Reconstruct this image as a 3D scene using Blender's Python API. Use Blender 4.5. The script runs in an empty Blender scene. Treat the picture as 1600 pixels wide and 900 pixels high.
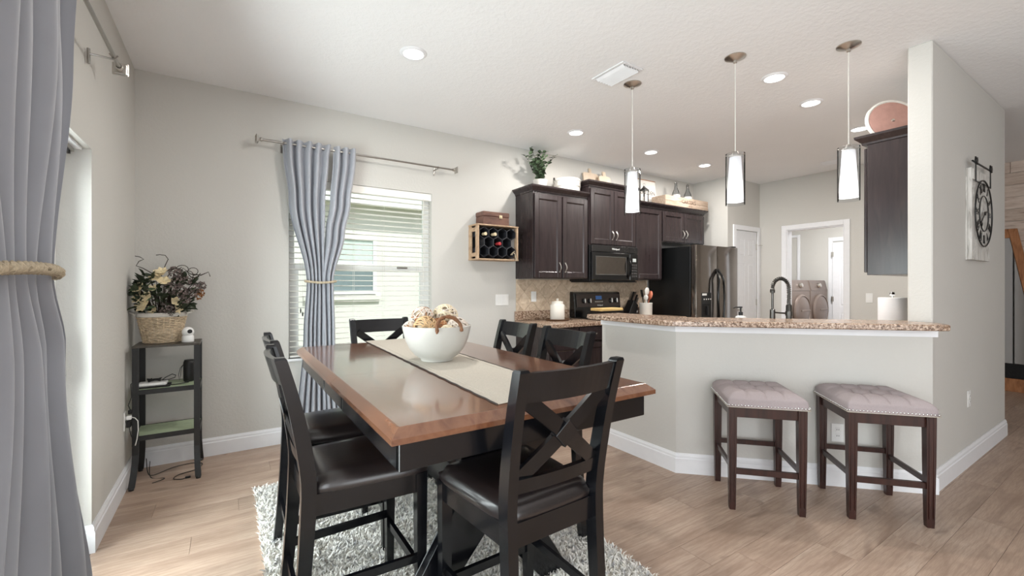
import bpy, bmesh, math, random
import numpy as np
from mathutils import Vector, Matrix
random.seed(11)
PI = math.pi
sc = bpy.context.scene
COL = sc.collection

# ------------------------------------------------------------------ camera, world, light, exposure
F_PX, HORIZON, EYE = 684.0, 447.0, 1.295
YAW = math.atan(443 / 684)
cam_d = bpy.data.cameras.new('camera')
cam_d.sensor_width = 36.0
cam_d.lens = F_PX / 1600 * 36.0
cam_d.shift_y = -(450 - HORIZON) / 1600
cam_d.clip_start = 0.02
cam = bpy.data.objects.new('camera', cam_d)
COL.objects.link(cam)
cam.location = (0, 0, EYE)
cam.rotation_euler = (PI / 2, 0, -YAW)
sc.camera = cam

world = bpy.data.worlds.new('sky')
sc.world = world
world.use_nodes = True
wn = world.node_tree.nodes
wn['Background'].inputs[0].default_value = (0.86, 0.93, 1.0, 1)
wn['Background'].inputs[1].default_value = 1.6

def area(name, loc, rot, sx, sy, power, col=(1, 1, 1), spread=PI):
    l = bpy.data.lights.new(name, 'AREA')
    l.shape = 'RECTANGLE'; l.size = sx; l.size_y = sy
    l.energy = power; l.color = col; l.spread = spread
    o = bpy.data.objects.new(name, l); COL.objects.link(o)
    o.location = loc; o.rotation_euler = rot
    return o

# daylight at the sliding door, plus fill lamps added at unseen rear and left openings
area('daylight_rear_doors', (1.2, -4.3, 1.25), (PI / 2, 0, 0), 1.8, 2.1, 28, (0.97, 0.985, 1.0))
area('daylight_left_window', (-0.80, -2.2, 1.35), (0, -PI / 2, 0), 1.9, 2.9, 98, (0.94, 0.97, 1.0))
area('daylight_sliding_door', (-0.95, 1.7, 1.05), (0, -PI / 2, 0), 1.9, 2.4, 185, (0.95, 0.98, 1.0))
sun_d = bpy.data.lights.new('sun', 'SUN'); sun_d.energy = 3.6; sun_d.angle = 0.02; sun_d.color = (1.0, 0.985, 0.97)
sun = bpy.data.objects.new('sun', sun_d); COL.objects.link(sun)
sun.rotation_euler = (math.radians(40), 0, math.radians(10))

sc.view_settings.view_transform = 'Standard'
sc.view_settings.look = 'None'
sc.view_settings.gamma = 1.0
sc.view_settings.use_curve_mapping = False
sc.view_settings.exposure = 0.12
CAN_POWER, PENDANT_POWER = 15.0, 2.4

# ------------------------------------------------------------------ materials
def srgb(r, g, b):
    f = lambda c: ((c / 255 + 0.055) / 1.055) ** 2.4 if c > 10 else c / 255 / 12.92
    return (f(r), f(g), f(b), 1.0)

class NT:
    def __init__(s, name):
        s.m = bpy.data.materials.new(name); s.m.use_nodes = True
        s.t = s.m.node_tree; s.n = s.t.nodes; s.l = s.t.links
        s.b = s.n['Principled BSDF']; s.out = s.n['Material Output']
    def new(s, kind, **kw):
        n = s.n.new(kind)
        for k, v in kw.items(): setattr(n, k, v)
        return n
    def link(s, a, b): s.l.new(a, b)
    def coord(s, scale=(1, 1, 1), obj=True, rnd=False):
        tc = s.new('ShaderNodeTexCoord')
        mp = s.new('ShaderNodeMapping')
        mp.inputs['Scale'].default_value = scale
        src = tc.outputs['Object']
        if rnd:
            oi = s.new('ShaderNodeObjectInfo')
            mul = s.new('ShaderNodeMath', operation='MULTIPLY'); mul.inputs[1].default_value = 37.0
            s.link(oi.outputs['Random'], mul.inputs[0])
            add = s.new('ShaderNodeVectorMath', operation='ADD')
            s.link(src, add.inputs[0]); s.link(mul.outputs[0], add.inputs[1]); src = add.outputs[0]
        s.link(src, mp.inputs['Vector'])
        return mp.outputs[0]
    def noise(s, vec, scale=5, detail=4, rough=0.55, dist=0.0):
        n = s.new('ShaderNodeTexNoise')
        n.inputs['Scale'].default_value = scale; n.inputs['Detail'].default_value = detail
        n.inputs['Roughness'].default_value = rough; n.inputs['Distortion'].default_value = dist
        s.link(vec, n.inputs['Vector'])
        return n.outputs['Fac']
    def ramp(s, fac, stops, interp='LINEAR'):
        r = s.new('ShaderNodeValToRGB'); r.color_ramp.interpolation = interp
        e = r.color_ramp.elements
        while len(e) < len(stops): e.new(0.5)
        for i, (p, c) in enumerate(stops): e[i].position = p; e[i].color = c
        s.link(fac, r.inputs['Fac'])
        return r.outputs['Color']
    def mix(s, fac, a, b, mode='MIX'):
        m = s.new('ShaderNodeMix', data_type='RGBA', blend_type=mode)
        for sock, v in ((m.inputs[0], fac), (m.inputs[6], a), (m.inputs[7], b)):
            if hasattr(v, 'is_linked'): s.link(v, sock)
            else: sock.default_value = v
        return m.outputs[2]
    def bump(s, h, strength=0.2, dist=0.01):
        b = s.new('ShaderNodeBump'); b.inputs['Strength'].default_value = strength
        b.inputs['Distance'].default_value = dist
        s.link(h, b.inputs['Height']); s.link(b.outputs[0], s.b.inputs['Normal'])
    def base(s, c): 
        if hasattr(c, 'is_linked'): s.link(c, s.b.inputs['Base Color'])
        else: s.b.inputs['Base Color'].default_value = c
    def pr(s, rough=0.5, metal=0.0, spec=0.5, coat=0.0):
        s.b.inputs['Roughness'].default_value = rough; s.b.inputs['Metallic'].default_value = metal
        s.b.inputs['Specular IOR Level'].default_value = spec
        if coat: s.b.inputs['Coat Weight'].default_value = coat; s.b.inputs['Coat Roughness'].default_value = 0.1

def simple(name, rgb, rough=0.5, metal=0.0, spec=0.5, var=0.06, scale=20, bump=0.0, coat=0.0, stretch=(1, 1, 1)):
    t = NT(name); t.pr(rough, metal, spec, coat)
    c = srgb(*rgb)
    v = t.coord(stretch)
    n = t.noise(v, scale)
    lo = tuple(x * (1 - var) for x in c[:3]) + (1,); hi = tuple(min(1, x * (1 + var)) for x in c[:3]) + (1,)
    t.base(t.ramp(n, [(0.3, lo), (0.7, hi)]))
    if bump: t.bump(n, bump, 0.004)
    return t.m

M = {}
def wallmat(name, rgb, sc1=55, st=0.12, rough=0.85):
    t = NT(name); t.pr(rough, 0, 0.25)
    v = t.coord()
    n = t.noise(v, sc1, 3, 0.6)
    big = t.noise(v, 1.3, 2)
    c = srgb(*rgb)
    t.base(t.ramp(big, [(0.3, tuple(x * 0.975 for x in c[:3]) + (1,)), (0.7, c)]))
    t.bump(t.ramp(n, [(0.42, (0, 0, 0, 1)), (0.62, (1, 1, 1, 1))]), st, 0.004)
    return t.m
M['wall'] = wallmat('wall_paint', (206, 204, 199))
M['ceiling'] = wallmat('ceiling_texture', (242, 242, 243), 34, 0.22)
M['trim'] = simple('white_trim_paint', (236, 237, 240), 0.35, var=0.015)
M['white'] = simple('white_plastic', (238, 238, 236), 0.35, var=0.01)
M['door'] = simple('white_door_paint', (230, 231, 234), 0.4, var=0.02)

def plankmat():
    t = NT('oak_vinyl_plank'); t.pr(0.40, 0, 0.4)
    v = t.coord((1, 1, 1), rnd=True)
    def mapped(sx, sy):
        mp = t.new('ShaderNodeMapping'); mp.inputs['Scale'].default_value = (sx, sy, sy); t.link(v, mp.inputs[0]); return mp.outputs[0]
    g = t.noise(mapped(1.1, 5.5), 1.6, 6, 0.58, 0.6)                     # broad tone along the board
    fine = t.noise(mapped(5, 110), 3, 3, 0.55, 0.1)                      # pores
    knot = t.noise(mapped(1.6, 4.2), 1.9, 2, 0.45, 0.8)                  # darker knots
    w = t.new('ShaderNodeTexWave', wave_type='RINGS', rings_direction='SPHERICAL')
    w.inputs['Scale'].default_value = 5.0; w.inputs['Distortion'].default_value = 7.0; w.inputs['Detail'].default_value = 3.0; w.inputs['Detail Scale'].default_value = 1.6
    t.link(mapped(0.45, 3.4), w.inputs['Vector'])                        # cathedral grain
    c = t.ramp(g, [(0.28, srgb(150, 127, 111)), (0.45, srgb(176, 153, 136)), (0.58, srgb(187, 165, 148)), (0.74, srgb(202, 182, 166))])
    c = t.mix(t.ramp(w.outputs['Fac'], [(0.0, (0.30, 0.30, 0.30, 1)), (0.45, (0, 0, 0, 1))]), c, srgb(142, 118, 101))
    c = t.mix(t.ramp(fine, [(0.40, (0.32, 0.32, 0.32, 1)), (0.58, (0, 0, 0, 1))]), c, srgb(140, 117, 101))
    c = t.mix(t.ramp(knot, [(0.62, (0, 0, 0, 1)), (0.76, (0.65, 0.65, 0.65, 1))]), c, srgb(122, 101, 87))
    oi = t.new('ShaderNodeObjectInfo')
    c = t.mix(1.0, c, t.ramp(oi.outputs['Random'], [(0, (0.93, 0.92, 0.91, 1)), (1, (1.04, 1.035, 1.03, 1))]), 'MULTIPLY')
    t.base(c); t.bump(fine, 0.08, 0.002)
    return t.m
M['plank'] = plankmat()
M['subfloor'] = simple('subfloor', (110, 90, 75), 0.9)

def woodmat(name, cols, rough=0.35, stretch=(1, 10, 10), scale=3, coat=0.0, rnd=False, spec=0.5):
    t = NT(name); t.pr(rough, 0, spec, coat)
    v = t.coord(stretch, rnd=rnd)
    g = t.noise(v, scale, 7, 0.6, 0.8)
    n = len(cols)
    t.base(t.ramp(g, [(0.28 + 0.44 * i / (n - 1), srgb(*c)) for i, c in enumerate(cols)]))
    t.bump(g, 0.05, 0.002)
    return t.m
M['tabletop'] = woodmat('table_cherry_top', [(84, 50, 34), (108, 68, 46), (122, 80, 56), (98, 60, 42)], 0.26, (7, 1.0, 7), 2.2, 0.9)
M['blackpaint'] = simple('black_painted_wood', (12, 13, 17), 0.24, spec=0.4, var=0.35, scale=9, bump=0.03, coat=0.25)
M['leather'] = simple('dark_brown_leather', (34, 28, 28), 0.28, var=0.18, scale=60, bump=0.10, spec=0.7, coat=0.35)
M['espresso'] = woodmat('espresso_cabinet', [(42, 34, 35), (49, 40, 41), (56, 46, 46)], 0.25, (12, 12, 1.2), 2.5)
M['stoolwood'] = woodmat('mahogany_stool', [(32, 17, 15), (52, 28, 23), (64, 36, 30)], 0.3, (10, 10, 1), 3)
M['nickel'] = simple('brushed_nickel', (196, 192, 186), 0.28, 1.0, var=0.05)
M['rodmetal'] = simple('satin_rod_metal', (168, 165, 160), 0.3, 1.0, var=0.05)
M['blackmetal'] = simple('black_metal', (22, 22, 22), 0.4, var=0.2)
M['blackgloss'] = simple('black_appliance', (13, 13, 14), 0.16, var=0.2, scale=40)
M['fridgeside'] = simple('black_textured_side', (16, 17, 18), 0.3, var=0.5, scale=120, bump=0.15)
M['blackstainless'] = simple('black_glossy_door', (122, 114, 108), 0.12, 0.9, var=0.06)
M['darkplastic'] = simple('dark_plastic', (18, 18, 19), 0.45, var=0.1)
M['bronze'] = simple('grey_faucet_metal', (82, 80, 77), 0.28, 0.9, var=0.1)
M['chrome'] = simple('chrome', (222, 222, 222), 0.12, 1.0, var=0.02)
M['bowl'] = simple('white_stoneware', (206, 205, 199), 0.3, var=0.02)
M['enamel'] = simple('cream_enamel', (232, 228, 220), 0.3, var=0.02)
M['crock'] = simple('white_crock', (226, 224, 218), 0.4, var=0.02)
M['rope'] = simple('jute_rope', (186, 172, 148), 0.9, var=0.2, scale=120, bump=0.3)
M['twig'] = simple('brown_twig', (124, 84, 56), 0.7, var=0.35, scale=60, bump=0.3)
M['ball_tan'] = simple('tan_rattan', (206, 172, 130), 0.7, var=0.25, scale=30)
M['ball_cream'] = simple('cream_rattan', (226, 212, 184), 0.7, var=0.15, scale=30)
M['ball_brown'] = simple('brown_rattan', (164, 112, 72), 0.7, var=0.3, scale=30)
M['ball_white'] = simple('whitewashed_rattan', (220, 208, 196), 0.7, var=0.12, scale=30)
M['ball_core'] = simple('ball_core_paper', (206, 190, 168), 0.9, var=0.2, scale=40)
M['linen'] = simple('natural_linen', (184, 176, 164), 0.95, var=0.10, scale=220, bump=0.25)
M['dark_thread'] = simple('dark_edging', (58, 52, 50), 0.9)
M['green_shelf'] = simple('sage_green_shelf', (168, 182, 152), 0.5, var=0.12)
M['basket'] = simple('wicker', (200, 180, 152), 0.75, var=0.25, scale=50, bump=0.2)
M['basketrim'] = simple('whitewashed_rim', (206, 202, 194), 0.6, var=0.1)
M['petal_cream'] = simple('dried_cream_petal', (226, 210, 172), 0.8, var=0.2, scale=40)
M['petal_mauve'] = simple('dried_mauve_petal', (126, 112, 108), 0.85, var=0.3, scale=60)
M['petal_rust'] = simple('dried_rust_petal', (150, 98, 52), 0.85, var=0.3, scale=60)
M['leaf_dark'] = simple('dark_green_leaf', (44, 54, 36), 0.55, var=0.35, scale=30)
M['leaf_euc'] = simple('eucalyptus_leaf', (96, 118, 88), 0.6, var=0.35, scale=30)
M['stem'] = simple('brown_stem', (52, 44, 36), 0.8, var=0.3)
M['cable'] = simple('black_cable', (16, 16, 16), 0.5)
M['cable_white'] = simple('white_cable', (226, 226, 222), 0.45)
M['upholstery'] = simple('taupe_upholstery', (160, 149, 150), 0.9, var=0.08, scale=260, bump=0.15)
M['crate'] = woodmat('pale_crate_wood', [(140, 120, 102), (172, 152, 134), (194, 176, 158)], 0.8, (2, 14, 14), 3, rnd=True)
M['rackwood'] = woodmat('pine_rack_wood', [(146, 118, 92), (182, 154, 126), (198, 174, 146)], 0.7, (4, 4, 4), 4, rnd=True)
M['boxwood'] = woodmat('dark_box_wood', [(70, 46, 38), (104, 72, 60), (120, 86, 70)], 0.5, (2, 10, 10), 3)
M['boardwood'] = woodmat('pale_board_wood', [(206, 186, 164), (226, 208, 188)], 0.6, (8, 8, 2), 3)
M['butcher'] = woodmat('yellow_board_wood', [(206, 168, 104), (226, 192, 130)], 0.5, (2, 10, 10), 3)
M['traywood'] = woodmat('walnut_tray', [(76, 52, 36), (110, 80, 56)], 0.5, (3, 3, 3), 4)
M['framewood'] = woodmat('honey_frame_wood', [(128, 80, 46), (166, 110, 68), (184, 128, 84)], 0.5, (10, 10, 2), 3)
M['clockwood'] = woodmat('whitewashed_clock_wood', [(146, 142, 136), (206, 204, 199), (222, 220, 216)], 0.8, (10, 10, 1.6), 4, rnd=True)
M['signwhite'] = simple('white_sign_board', (232, 228, 222), 0.7, var=0.03)
M['pink'] = simple('dusty_pink_disc', (188, 146, 136), 0.6, var=0.08)
M['ink'] = simple('dark_ink', (52, 46, 44), 0.8)
M['inkbrown'] = simple('brown_stencil_ink', (84, 62, 50), 0.8)
M['paper'] = simple('paper_towel', (242, 242, 244), 0.95, var=0.01, scale=90, bump=0.1)
M['washer'] = simple('bronze_washer_metal', (128, 114, 106), 0.35, 0.35, var=0.03)
M['washer_dark'] = simple('dark_washer_glass', (118, 104, 97), 0.3, 0.3, var=0.05)
M['copper'] = simple('copper_spoon', (190, 108, 82), 0.4, 0.2, var=0.1)
M['red'] = simple('red_foil', (176, 56, 60), 0.35, var=0.1)
M['gold'] = simple('cream_foil', (214, 196, 162), 0.35, var=0.1)
M['bottleglass'] = simple('dark_bottle_glass', (18, 22, 20), 0.1, var=0.1)
M['stucco'] = wallmat('beige_stucco', (226, 222, 214), 30, 0.4, 0.9)
M['soffit'] = simple('cream_soffit', (236, 228, 208), 0.8)
M['lawn'] = simple('grass_lawn', (150, 164, 124), 0.95, var=0.35, scale=60, bump=0.4)
M['blind'] = simple('white_blind_slat', (240, 238, 232), 0.5, var=0.01)
M['cord'] = simple('pale_blind_cord', (214, 212, 206), 0.8)
M['darkmat'] = simple('black_mat', (28, 27, 27), 0.9, var=0.3, scale=80)
M['bluelcd'] = simple('blue_display_glass', (70, 120, 190), 0.3)
M['mirror'] = simple('mirror_glass', (222, 224, 228), 0.03, 1.0, var=0.0)

def granite():
    t = NT('speckled_granite'); t.pr(0.22, 0, 0.5)
    v = t.coord()
    a = t.noise(v, 70, 4, 0.75); b = t.noise(v, 130, 3, 0.6); c2 = t.noise(v, 14, 3)
    c = t.ramp(a, [(0.36, srgb(62, 46, 38)), (0.45, srgb(128, 100, 80)), (0.53, srgb(178, 154, 134)), (0.64, srgb(212, 192, 174))])
    c = t.mix(t.ramp(b, [(0.60, (0, 0, 0, 1)), (0.68, (0.8, 0.8, 0.8, 1))]), c, srgb(70, 52, 44))
    c = t.mix(t.ramp(c2, [(0.4, (0, 0, 0, 1)), (0.7, (0.15, 0.15, 0.15, 1))]), c, srgb(196, 168, 146))
    t.base(c)
    return t.m
M['granite'] = granite()
def travertine():
    t = NT('travertine_tile'); t.pr(0.45, 0, 0.4)
    v = t.coord((1, 1, 1), rnd=True)
    a = t.noise(v, 14, 6, 0.65, 1.0)
    c = t.ramp(a, [(0.3, srgb(178, 158, 136)), (0.5, srgb(208, 190, 168)), (0.7, srgb(228, 214, 196))])
    oi = t.new('ShaderNodeObjectInfo')
    c = t.mix(1.0, c, t.ramp(oi.outputs['Random'], [(0, (0.9, 0.88, 0.86, 1)), (1, (1.08, 1.06, 1.04, 1))]), 'MULTIPLY')
    t.base(c); t.bump(a, 0.1, 0.002)
    return t.m
M['tile'] = travertine()
M['grout'] = simple('tile_grout', (196, 178, 152), 0.9)
def reclaimed():
    t = NT('whitewashed_plank_wall'); t.pr(0.85, 0, 0.2)
    v = t.coord((6, 1.2, 9), rnd=True)
    a = t.noise(v, 4, 7, 0.65, 0.6)
    c = t.ramp(a, [(0.28, srgb(132, 110, 96)), (0.40, srgb(204, 186, 172)), (0.6, srgb(222, 208, 196)), (0.75, srgb(184, 162, 146))])
    oi = t.new('ShaderNodeObjectInfo')
    c = t.mix(1.0, c, t.ramp(oi.outputs['Random'], [(0, (0.82, 0.78, 0.75, 1)), (1, (1.06, 1.05, 1.05, 1))]), 'MULTIPLY')
    t.base(c); t.bump(a, 0.2, 0.003)
    return t.m
M['reclaimed'] = reclaimed()
def curtainmat(name, rgb):
    t = NT(name); t.pr(0.55, 0, 0.35)
    t.b.inputs['Sheen Weight'].default_value = 0.25
    v = t.coord((1, 1, 1)); n = t.noise(v, 260, 2); big = t.noise(v, 5, 3)
    c = srgb(*rgb)
    t.base(t.ramp(big, [(0.3, tuple(x * 0.93 for x in c[:3]) + (1,)), (0.7, c)]))
    t.bump(n, 0.05, 0.001)
    return t.m
M['curtain'] = curtainmat('grey_curtain_satin', (167, 170, 178))
def rugmat():
    t = NT('shag_yarn'); t.pr(0.95, 0, 0.1)
    v = t.coord((1, 1, 0.0)); a = t.noise(v, 38, 3, 0.6); b = t.noise(v, 7, 3)
    c = t.ramp(a, [(0.30, srgb(158, 158, 162)), (0.42, srgb(222, 220, 216)), (0.55, srgb(248, 245, 239))])
    c = t.mix(t.ramp(b, [(0.55, (0, 0, 0, 1)), (0.7, (0.3, 0.3, 0.3, 1))]), c, srgb(170, 172, 180))
    t.base(c)
    return t.m
M['rug'] = rugmat()
M['rugback'] = simple('rug_backing', (190, 184, 172), 0.95)
def thinglass(name, tint, refl=0.10, rough=0.02):
    t = NT(name)
    tr = t.new('ShaderNodeBsdfTransparent'); tr.inputs[0].default_value = tint
    gl = t.new('ShaderNodeBsdfGlossy'); gl.inputs['Roughness'].default_value = rough
    fr = t.new('ShaderNodeLayerWeight'); fr.inputs['Blend'].default_value = refl
    mx = t.new('ShaderNodeMixShader')
    t.link(fr.outputs['Fresnel'], mx.inputs[0]); t.link(tr.outputs[0], mx.inputs[1]); t.link(gl.outputs[0], mx.inputs[2])
    t.link(mx.outputs[0], t.out.inputs['Surface'])
    return t.m
M['pane'] = thinglass('window_glass', (0.93, 0.96, 0.95, 1), 0.12)
M['shadeglass'] = thinglass('clear_shade_glass', (0.93, 0.94, 0.95, 1), 0.10)
M['bottleclear'] = thinglass('smoky_bottle_glass', (0.80, 0.81, 0.82, 1), 0.25)
def emis(name, rgb, strength):
    t = NT(name); t.base(rgb); t.b.inputs['Emission Color'].default_value = rgb
    t.b.inputs['Emission Strength'].default_value = strength
    return t.m
M['lens'] = emis('lit_lens', (1.0, 0.98, 0.95, 1), 6.0)
def frosted():
    t = NT('frosted_lamp_glass')
    tl = t.new('ShaderNodeBsdfTranslucent'); tl.inputs[0].default_value = (0.95, 0.95, 0.95, 1)
    df = t.new('ShaderNodeBsdfDiffuse'); df.inputs[0].default_value = (0.9, 0.9, 0.92, 1)
    mx = t.new('ShaderNodeMixShader'); mx.inputs[0].default_value = 0.45
    t.link(tl.outputs[0], mx.inputs[1]); t.link(df.outputs[0], mx.inputs[2]); t.link(mx.outputs[0], t.out.inputs['Surface'])
    return t.m
M['frosted'] = frosted()

# ------------------------------------------------------------------ mesh helpers
def nb(): return bmesh.new()

def box(bm, x0, x1, y0, y1, z0, z1, bev=0.0, mat=None, seg=1):
    vs = [bm.verts.new(p) for p in ((x0, y0, z0), (x1, y0, z0), (x1, y1, z0), (x0, y1, z0), (x0, y0, z1), (x1, y0, z1), (x1, y1, z1), (x0, y1, z1))]
    fs = [bm.faces.new([vs[i] for i in f]) for f in ((3, 2, 1, 0), (4, 5, 6, 7), (0, 1, 5, 4), (1, 2, 6, 5), (2, 3, 7, 6), (3, 0, 4, 7))]
    if bev:
        es = list({e for f in fs for e in f.edges})
        r = bmesh.ops.bevel(bm, geom=es, offset=bev, segments=seg, affect='EDGES', profile=0.5)
        vs = list({v for f in r['faces'] for v in f.verts} | {v for v in vs if v.is_valid})
    if mat is not None:
        for v in vs: v.co = mat @ v.co
    return bm

def prism(bm, pts, a0, a1, axis='z', bev=0.0):
    def P(p, a):
        if axis == 'z': return (p[0], p[1], a)
        if axis == 'y': return (p[0], a, p[1])
        return (a, p[0], p[1])
    A = [bm.verts.new(P(p, a0)) for p in pts]; Bv = [bm.verts.new(P(p, a1)) for p in pts]
    n = len(pts)
    fs = [bm.faces.new(A[::-1]), bm.faces.new(Bv)]
    for i in range(n):
        fs.append(bm.faces.new((A[i], A[(i + 1) % n], Bv[(i + 1) % n], Bv[i])))
    if bev:
        es = [e for e in {e for f in fs[:2] for e in f.edges}]
        bmesh.ops.bevel(bm, geom=es, offset=bev, segments=1, affect='EDGES')
    return bm

def tube(bm, pts, r, seg=8, closed=False, cap=True):
    P = [Vector(p) for p in pts]; n = len(P)
    rr = r if callable(r) else (lambda i: r)
    rings = []; prev = None
    for i in range(n):
        a = P[(i - 1) % n] if (closed or i > 0) else P[i]
        b = P[(i + 1) % n] if (closed or i < n - 1) else P[i]
        t = (b - a)
        t = t.normalized() if t.length > 1e-9 else Vector((0, 0, 1))
        if prev is None:
            up = Vector((0, 0, 1)) if abs(t.z) < 0.9 else Vector((1, 0, 0))
            s = t.cross(up).normalized()
        else:
            s = prev - t * prev.dot(t)
            s = s.normalized() if s.length > 1e-6 else t.orthogonal().normalized()
        prev = s; u = t.cross(s)
        R = rr(i)
        rings.append([bm.verts.new(P[i] + (s * math.cos(2 * PI * k / seg) + u * math.sin(2 * PI * k / seg)) * R) for k in range(seg)])
    m = n if closed else n - 1
    for i in range(m):
        A = rings[i]; Bq = rings[(i + 1) % n]
        for k in range(seg):
            bm.faces.new((A[k], A[(k + 1) % seg], Bq[(k + 1) % seg], Bq[k]))
    if cap and not closed:
        bm.faces.new(rings[0][::-1]); bm.faces.new(rings[-1])
    return bm

def lathe(bm, prof, seg=24, c=(0, 0, 0), sx=1.0, sy=1.0, mat=None):
    rings = []; allv = []
    for r, z in prof:
        if r < 1e-6:
            v = bm.verts.new((c[0], c[1], c[2] + z)); rings.append([v]); allv.append(v)
        else:
            ring = [bm.verts.new((c[0] + r * sx * math.cos(2 * PI * k / seg), c[1] + r * sy * math.sin(2 * PI * k / seg), c[2] + z)) for k in range(seg)]
            rings.append(ring); allv += ring
    for A, Bq in zip(rings[:-1], rings[1:]):
        if len(A) == 1 and len(Bq) == 1: continue
        for k in range(seg):
            k2 = (k + 1) % seg
            if len(A) == 1: bm.faces.new((A[0], Bq[k2], Bq[k]))
            elif len(Bq) == 1: bm.faces.new((A[k], A[k2], Bq[0]))
            else: bm.faces.new((A[k], A[k2], Bq[k2], Bq[k]))
    if mat is not None:
        for v in allv: v.co = mat @ v.co
    return bm

def loft(bm, rings, cap=True, closed_ring=True):
    R = [[bm.verts.new(p) for p in ring] for ring in rings]
    n = len(R[0])
    for A, Bq in zip(R[:-1], R[1:]):
        for k in range(n if closed_ring else n - 1):
            bm.faces.new((A[k], A[(k + 1) % n], Bq[(k + 1) % n], Bq[k]))
    if cap: bm.faces.new(R[0][::-1]); bm.faces.new(R[-1])
    return bm

def rects(bm, secs):
    """loft of horizontal rectangles (x, y, z, half x, half y)"""
    return loft(bm, [[(x - a, y - b, z), (x + a, y - b, z), (x + a, y + b, z), (x - a, y + b, z)] for x, y, z, a, b in secs])

def beam(bm, p0, p1, w, d, up=(0, 0, 1)):
    p0, p1 = Vector(p0), Vector(p1); t = (p1 - p0).normalized(); up = Vector(up)
    s = t.cross(up).normalized(); u = s.cross(t).normalized()
    ring = lambda p: [p - s * w / 2 - u * d / 2, p + s * w / 2 - u * d / 2, p + s * w / 2 + u * d / 2, p - s * w / 2 + u * d / 2]
    return loft(bm, [ring(p0), ring(p1)])

def ball(bm, c, r, seg=12, sz=1.0):
    n = seg // 2
    return lathe(bm, [(r * math.sin(PI * i / n), -r * sz * math.cos(PI * i / n)) for i in range(n + 1)], seg, c)

def obj(name, bm, mat, parent=None, smooth=None, loc=None, rz=None):
    if isinstance(bm, bpy.types.Mesh): me = bm
    else:
        bmesh.ops.recalc_face_normals(bm, faces=bm.faces)
        me = bpy.data.meshes.new(name); bm.to_mesh(me); bm.free()
        me.materials.append(M[mat] if isinstance(mat, str) else mat)
        if smooth is not None:
            me.polygons.foreach_set('use_smooth', [True] * len(me.polygons))
            me.set_sharp_from_angle(angle=math.radians(smooth))
    o = bpy.data.objects.new(name, me); COL.objects.link(o)
    if parent is not None: o.parent = parent
    if loc is not None: o.location = loc
    if rz is not None: o.rotation_euler = (0, 0, rz)
    return o

def tag(o, label=None, cat=None, group=None, kind=None):
    if label: o['label'] = label
    if cat: o['category'] = cat
    if group: o['group'] = group
    if kind: o['kind'] = kind
    return o

def thing(name, label, cat, loc=(0, 0, 0), rz=0.0, group=None):
    o = bpy.data.objects.new(name, None); COL.objects.link(o)
    o.empty_display_size = 0.1
    o.location = loc; o.rotation_euler = (0, 0, rz)
    return tag(o, label, cat, group)

def struct(name, bm, mat, parent=None, smooth=None):
    o = obj(name, bm, mat, parent, smooth)
    if parent is None: o['kind'] = 'structure'
    return o

def copy_tree(o, parent=None):
    c = o.copy(); COL.objects.link(c)
    if parent is not None: c.parent = parent
    for ch in list(o.children): copy_tree(ch, c)
    return c

def dup(o, label, loc, rz=0.0, group=None):
    c = copy_tree(o); c.location = loc; c.rotation_euler = (0, 0, rz); c['label'] = label
    if group: c['group'] = group
    return c

def text_bm(s, size, depth=0.001, mat=None, align='CENTER'):
    cu = bpy.data.curves.new('lettering', 'FONT'); cu.body = s; cu.size = size; cu.extrude = depth
    cu.align_x = align; cu.align_y = 'CENTER'; cu.resolution_u = 3
    to = bpy.data.objects.new('lettering', cu); COL.objects.link(to)
    dg = bpy.context.evaluated_depsgraph_get()
    me = bpy.data.meshes.new_from_object(to.evaluated_get(dg))
    bm = nb(); bm.from_mesh(me)
    bpy.data.objects.remove(to); bpy.data.curves.remove(cu); bpy.data.meshes.remove(me)
    if mat is not None: bmesh.ops.transform(bm, matrix=mat, verts=bm.verts)
    return bm
ON_FRONT = Matrix.Rotation(PI / 2, 4, 'X')      # text plane turned to face -Y

# ------------------------------------------------------------------ structure
H = 2.836
XL, YA = -0.559, 4.06              # left wall, window wall
WX0, WX1, WZ0, WZ1 = 0.42, 1.685, 0.69, 2.205
# floor: slab plus individual planks running along X
fl = struct('floor', box(nb(), XL - 0.2, 9.7, -4.6, 4.6, -0.12, -0.006), 'subfloor')
plank_mesh = {}
def plank(x0, x1, y0, y1):
    key = round(x1 - x0, 2)
    if key not in plank_mesh:
        bm = box(nb(), 0, x1 - x0 - 0.0012, 0, y1 - y0 - 0.0010, -0.0055, 0.0, 0.0006)
        bmesh.ops.recalc_face_normals(bm, faces=bm.faces)
        me = bpy.data.meshes.new('plank'); bm.to_mesh(me); bm.free(); me.materials.append(M['plank']); plank_mesh[key] = me
    o = bpy.data.objects.new('plank', plank_mesh[key]); COL.objects.link(o); o.parent = fl; o.location = (x0, y0, 0)
PW, PLN = 0.178, 1.22
r = 0
y = 0.13
while y < YA:
    x = XL - [0.0, 0.41, 0.82, 0.2, 0.61, 1.02][r % 6]
    xe = 8.15 if y < 1.4 else (5.6 if y < 2.0 else 5.0)
    while x < xe:
        x0 = max(x, XL); x1 = min(x + PLN, 8.15)
        if x1 - x0 > 0.05: plank(x0, x1, y, min(y + PW, YA))
        x += PLN
    y += PW; r += 1
rest = nb()
box(rest, XL, 9.6, -4.5, 0.1288, -0.0055, 0.0)
box(rest, 5.0, 9.6, 1.996, 4.5, -0.0055, -0.0005)
tag(obj('plank', rest, 'plank', fl), kind='stuff')

struct('ceiling', box(nb(), XL - 0.2, 9.7, -4.6, 4.7, H, H + 0.12), 'ceiling')

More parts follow.
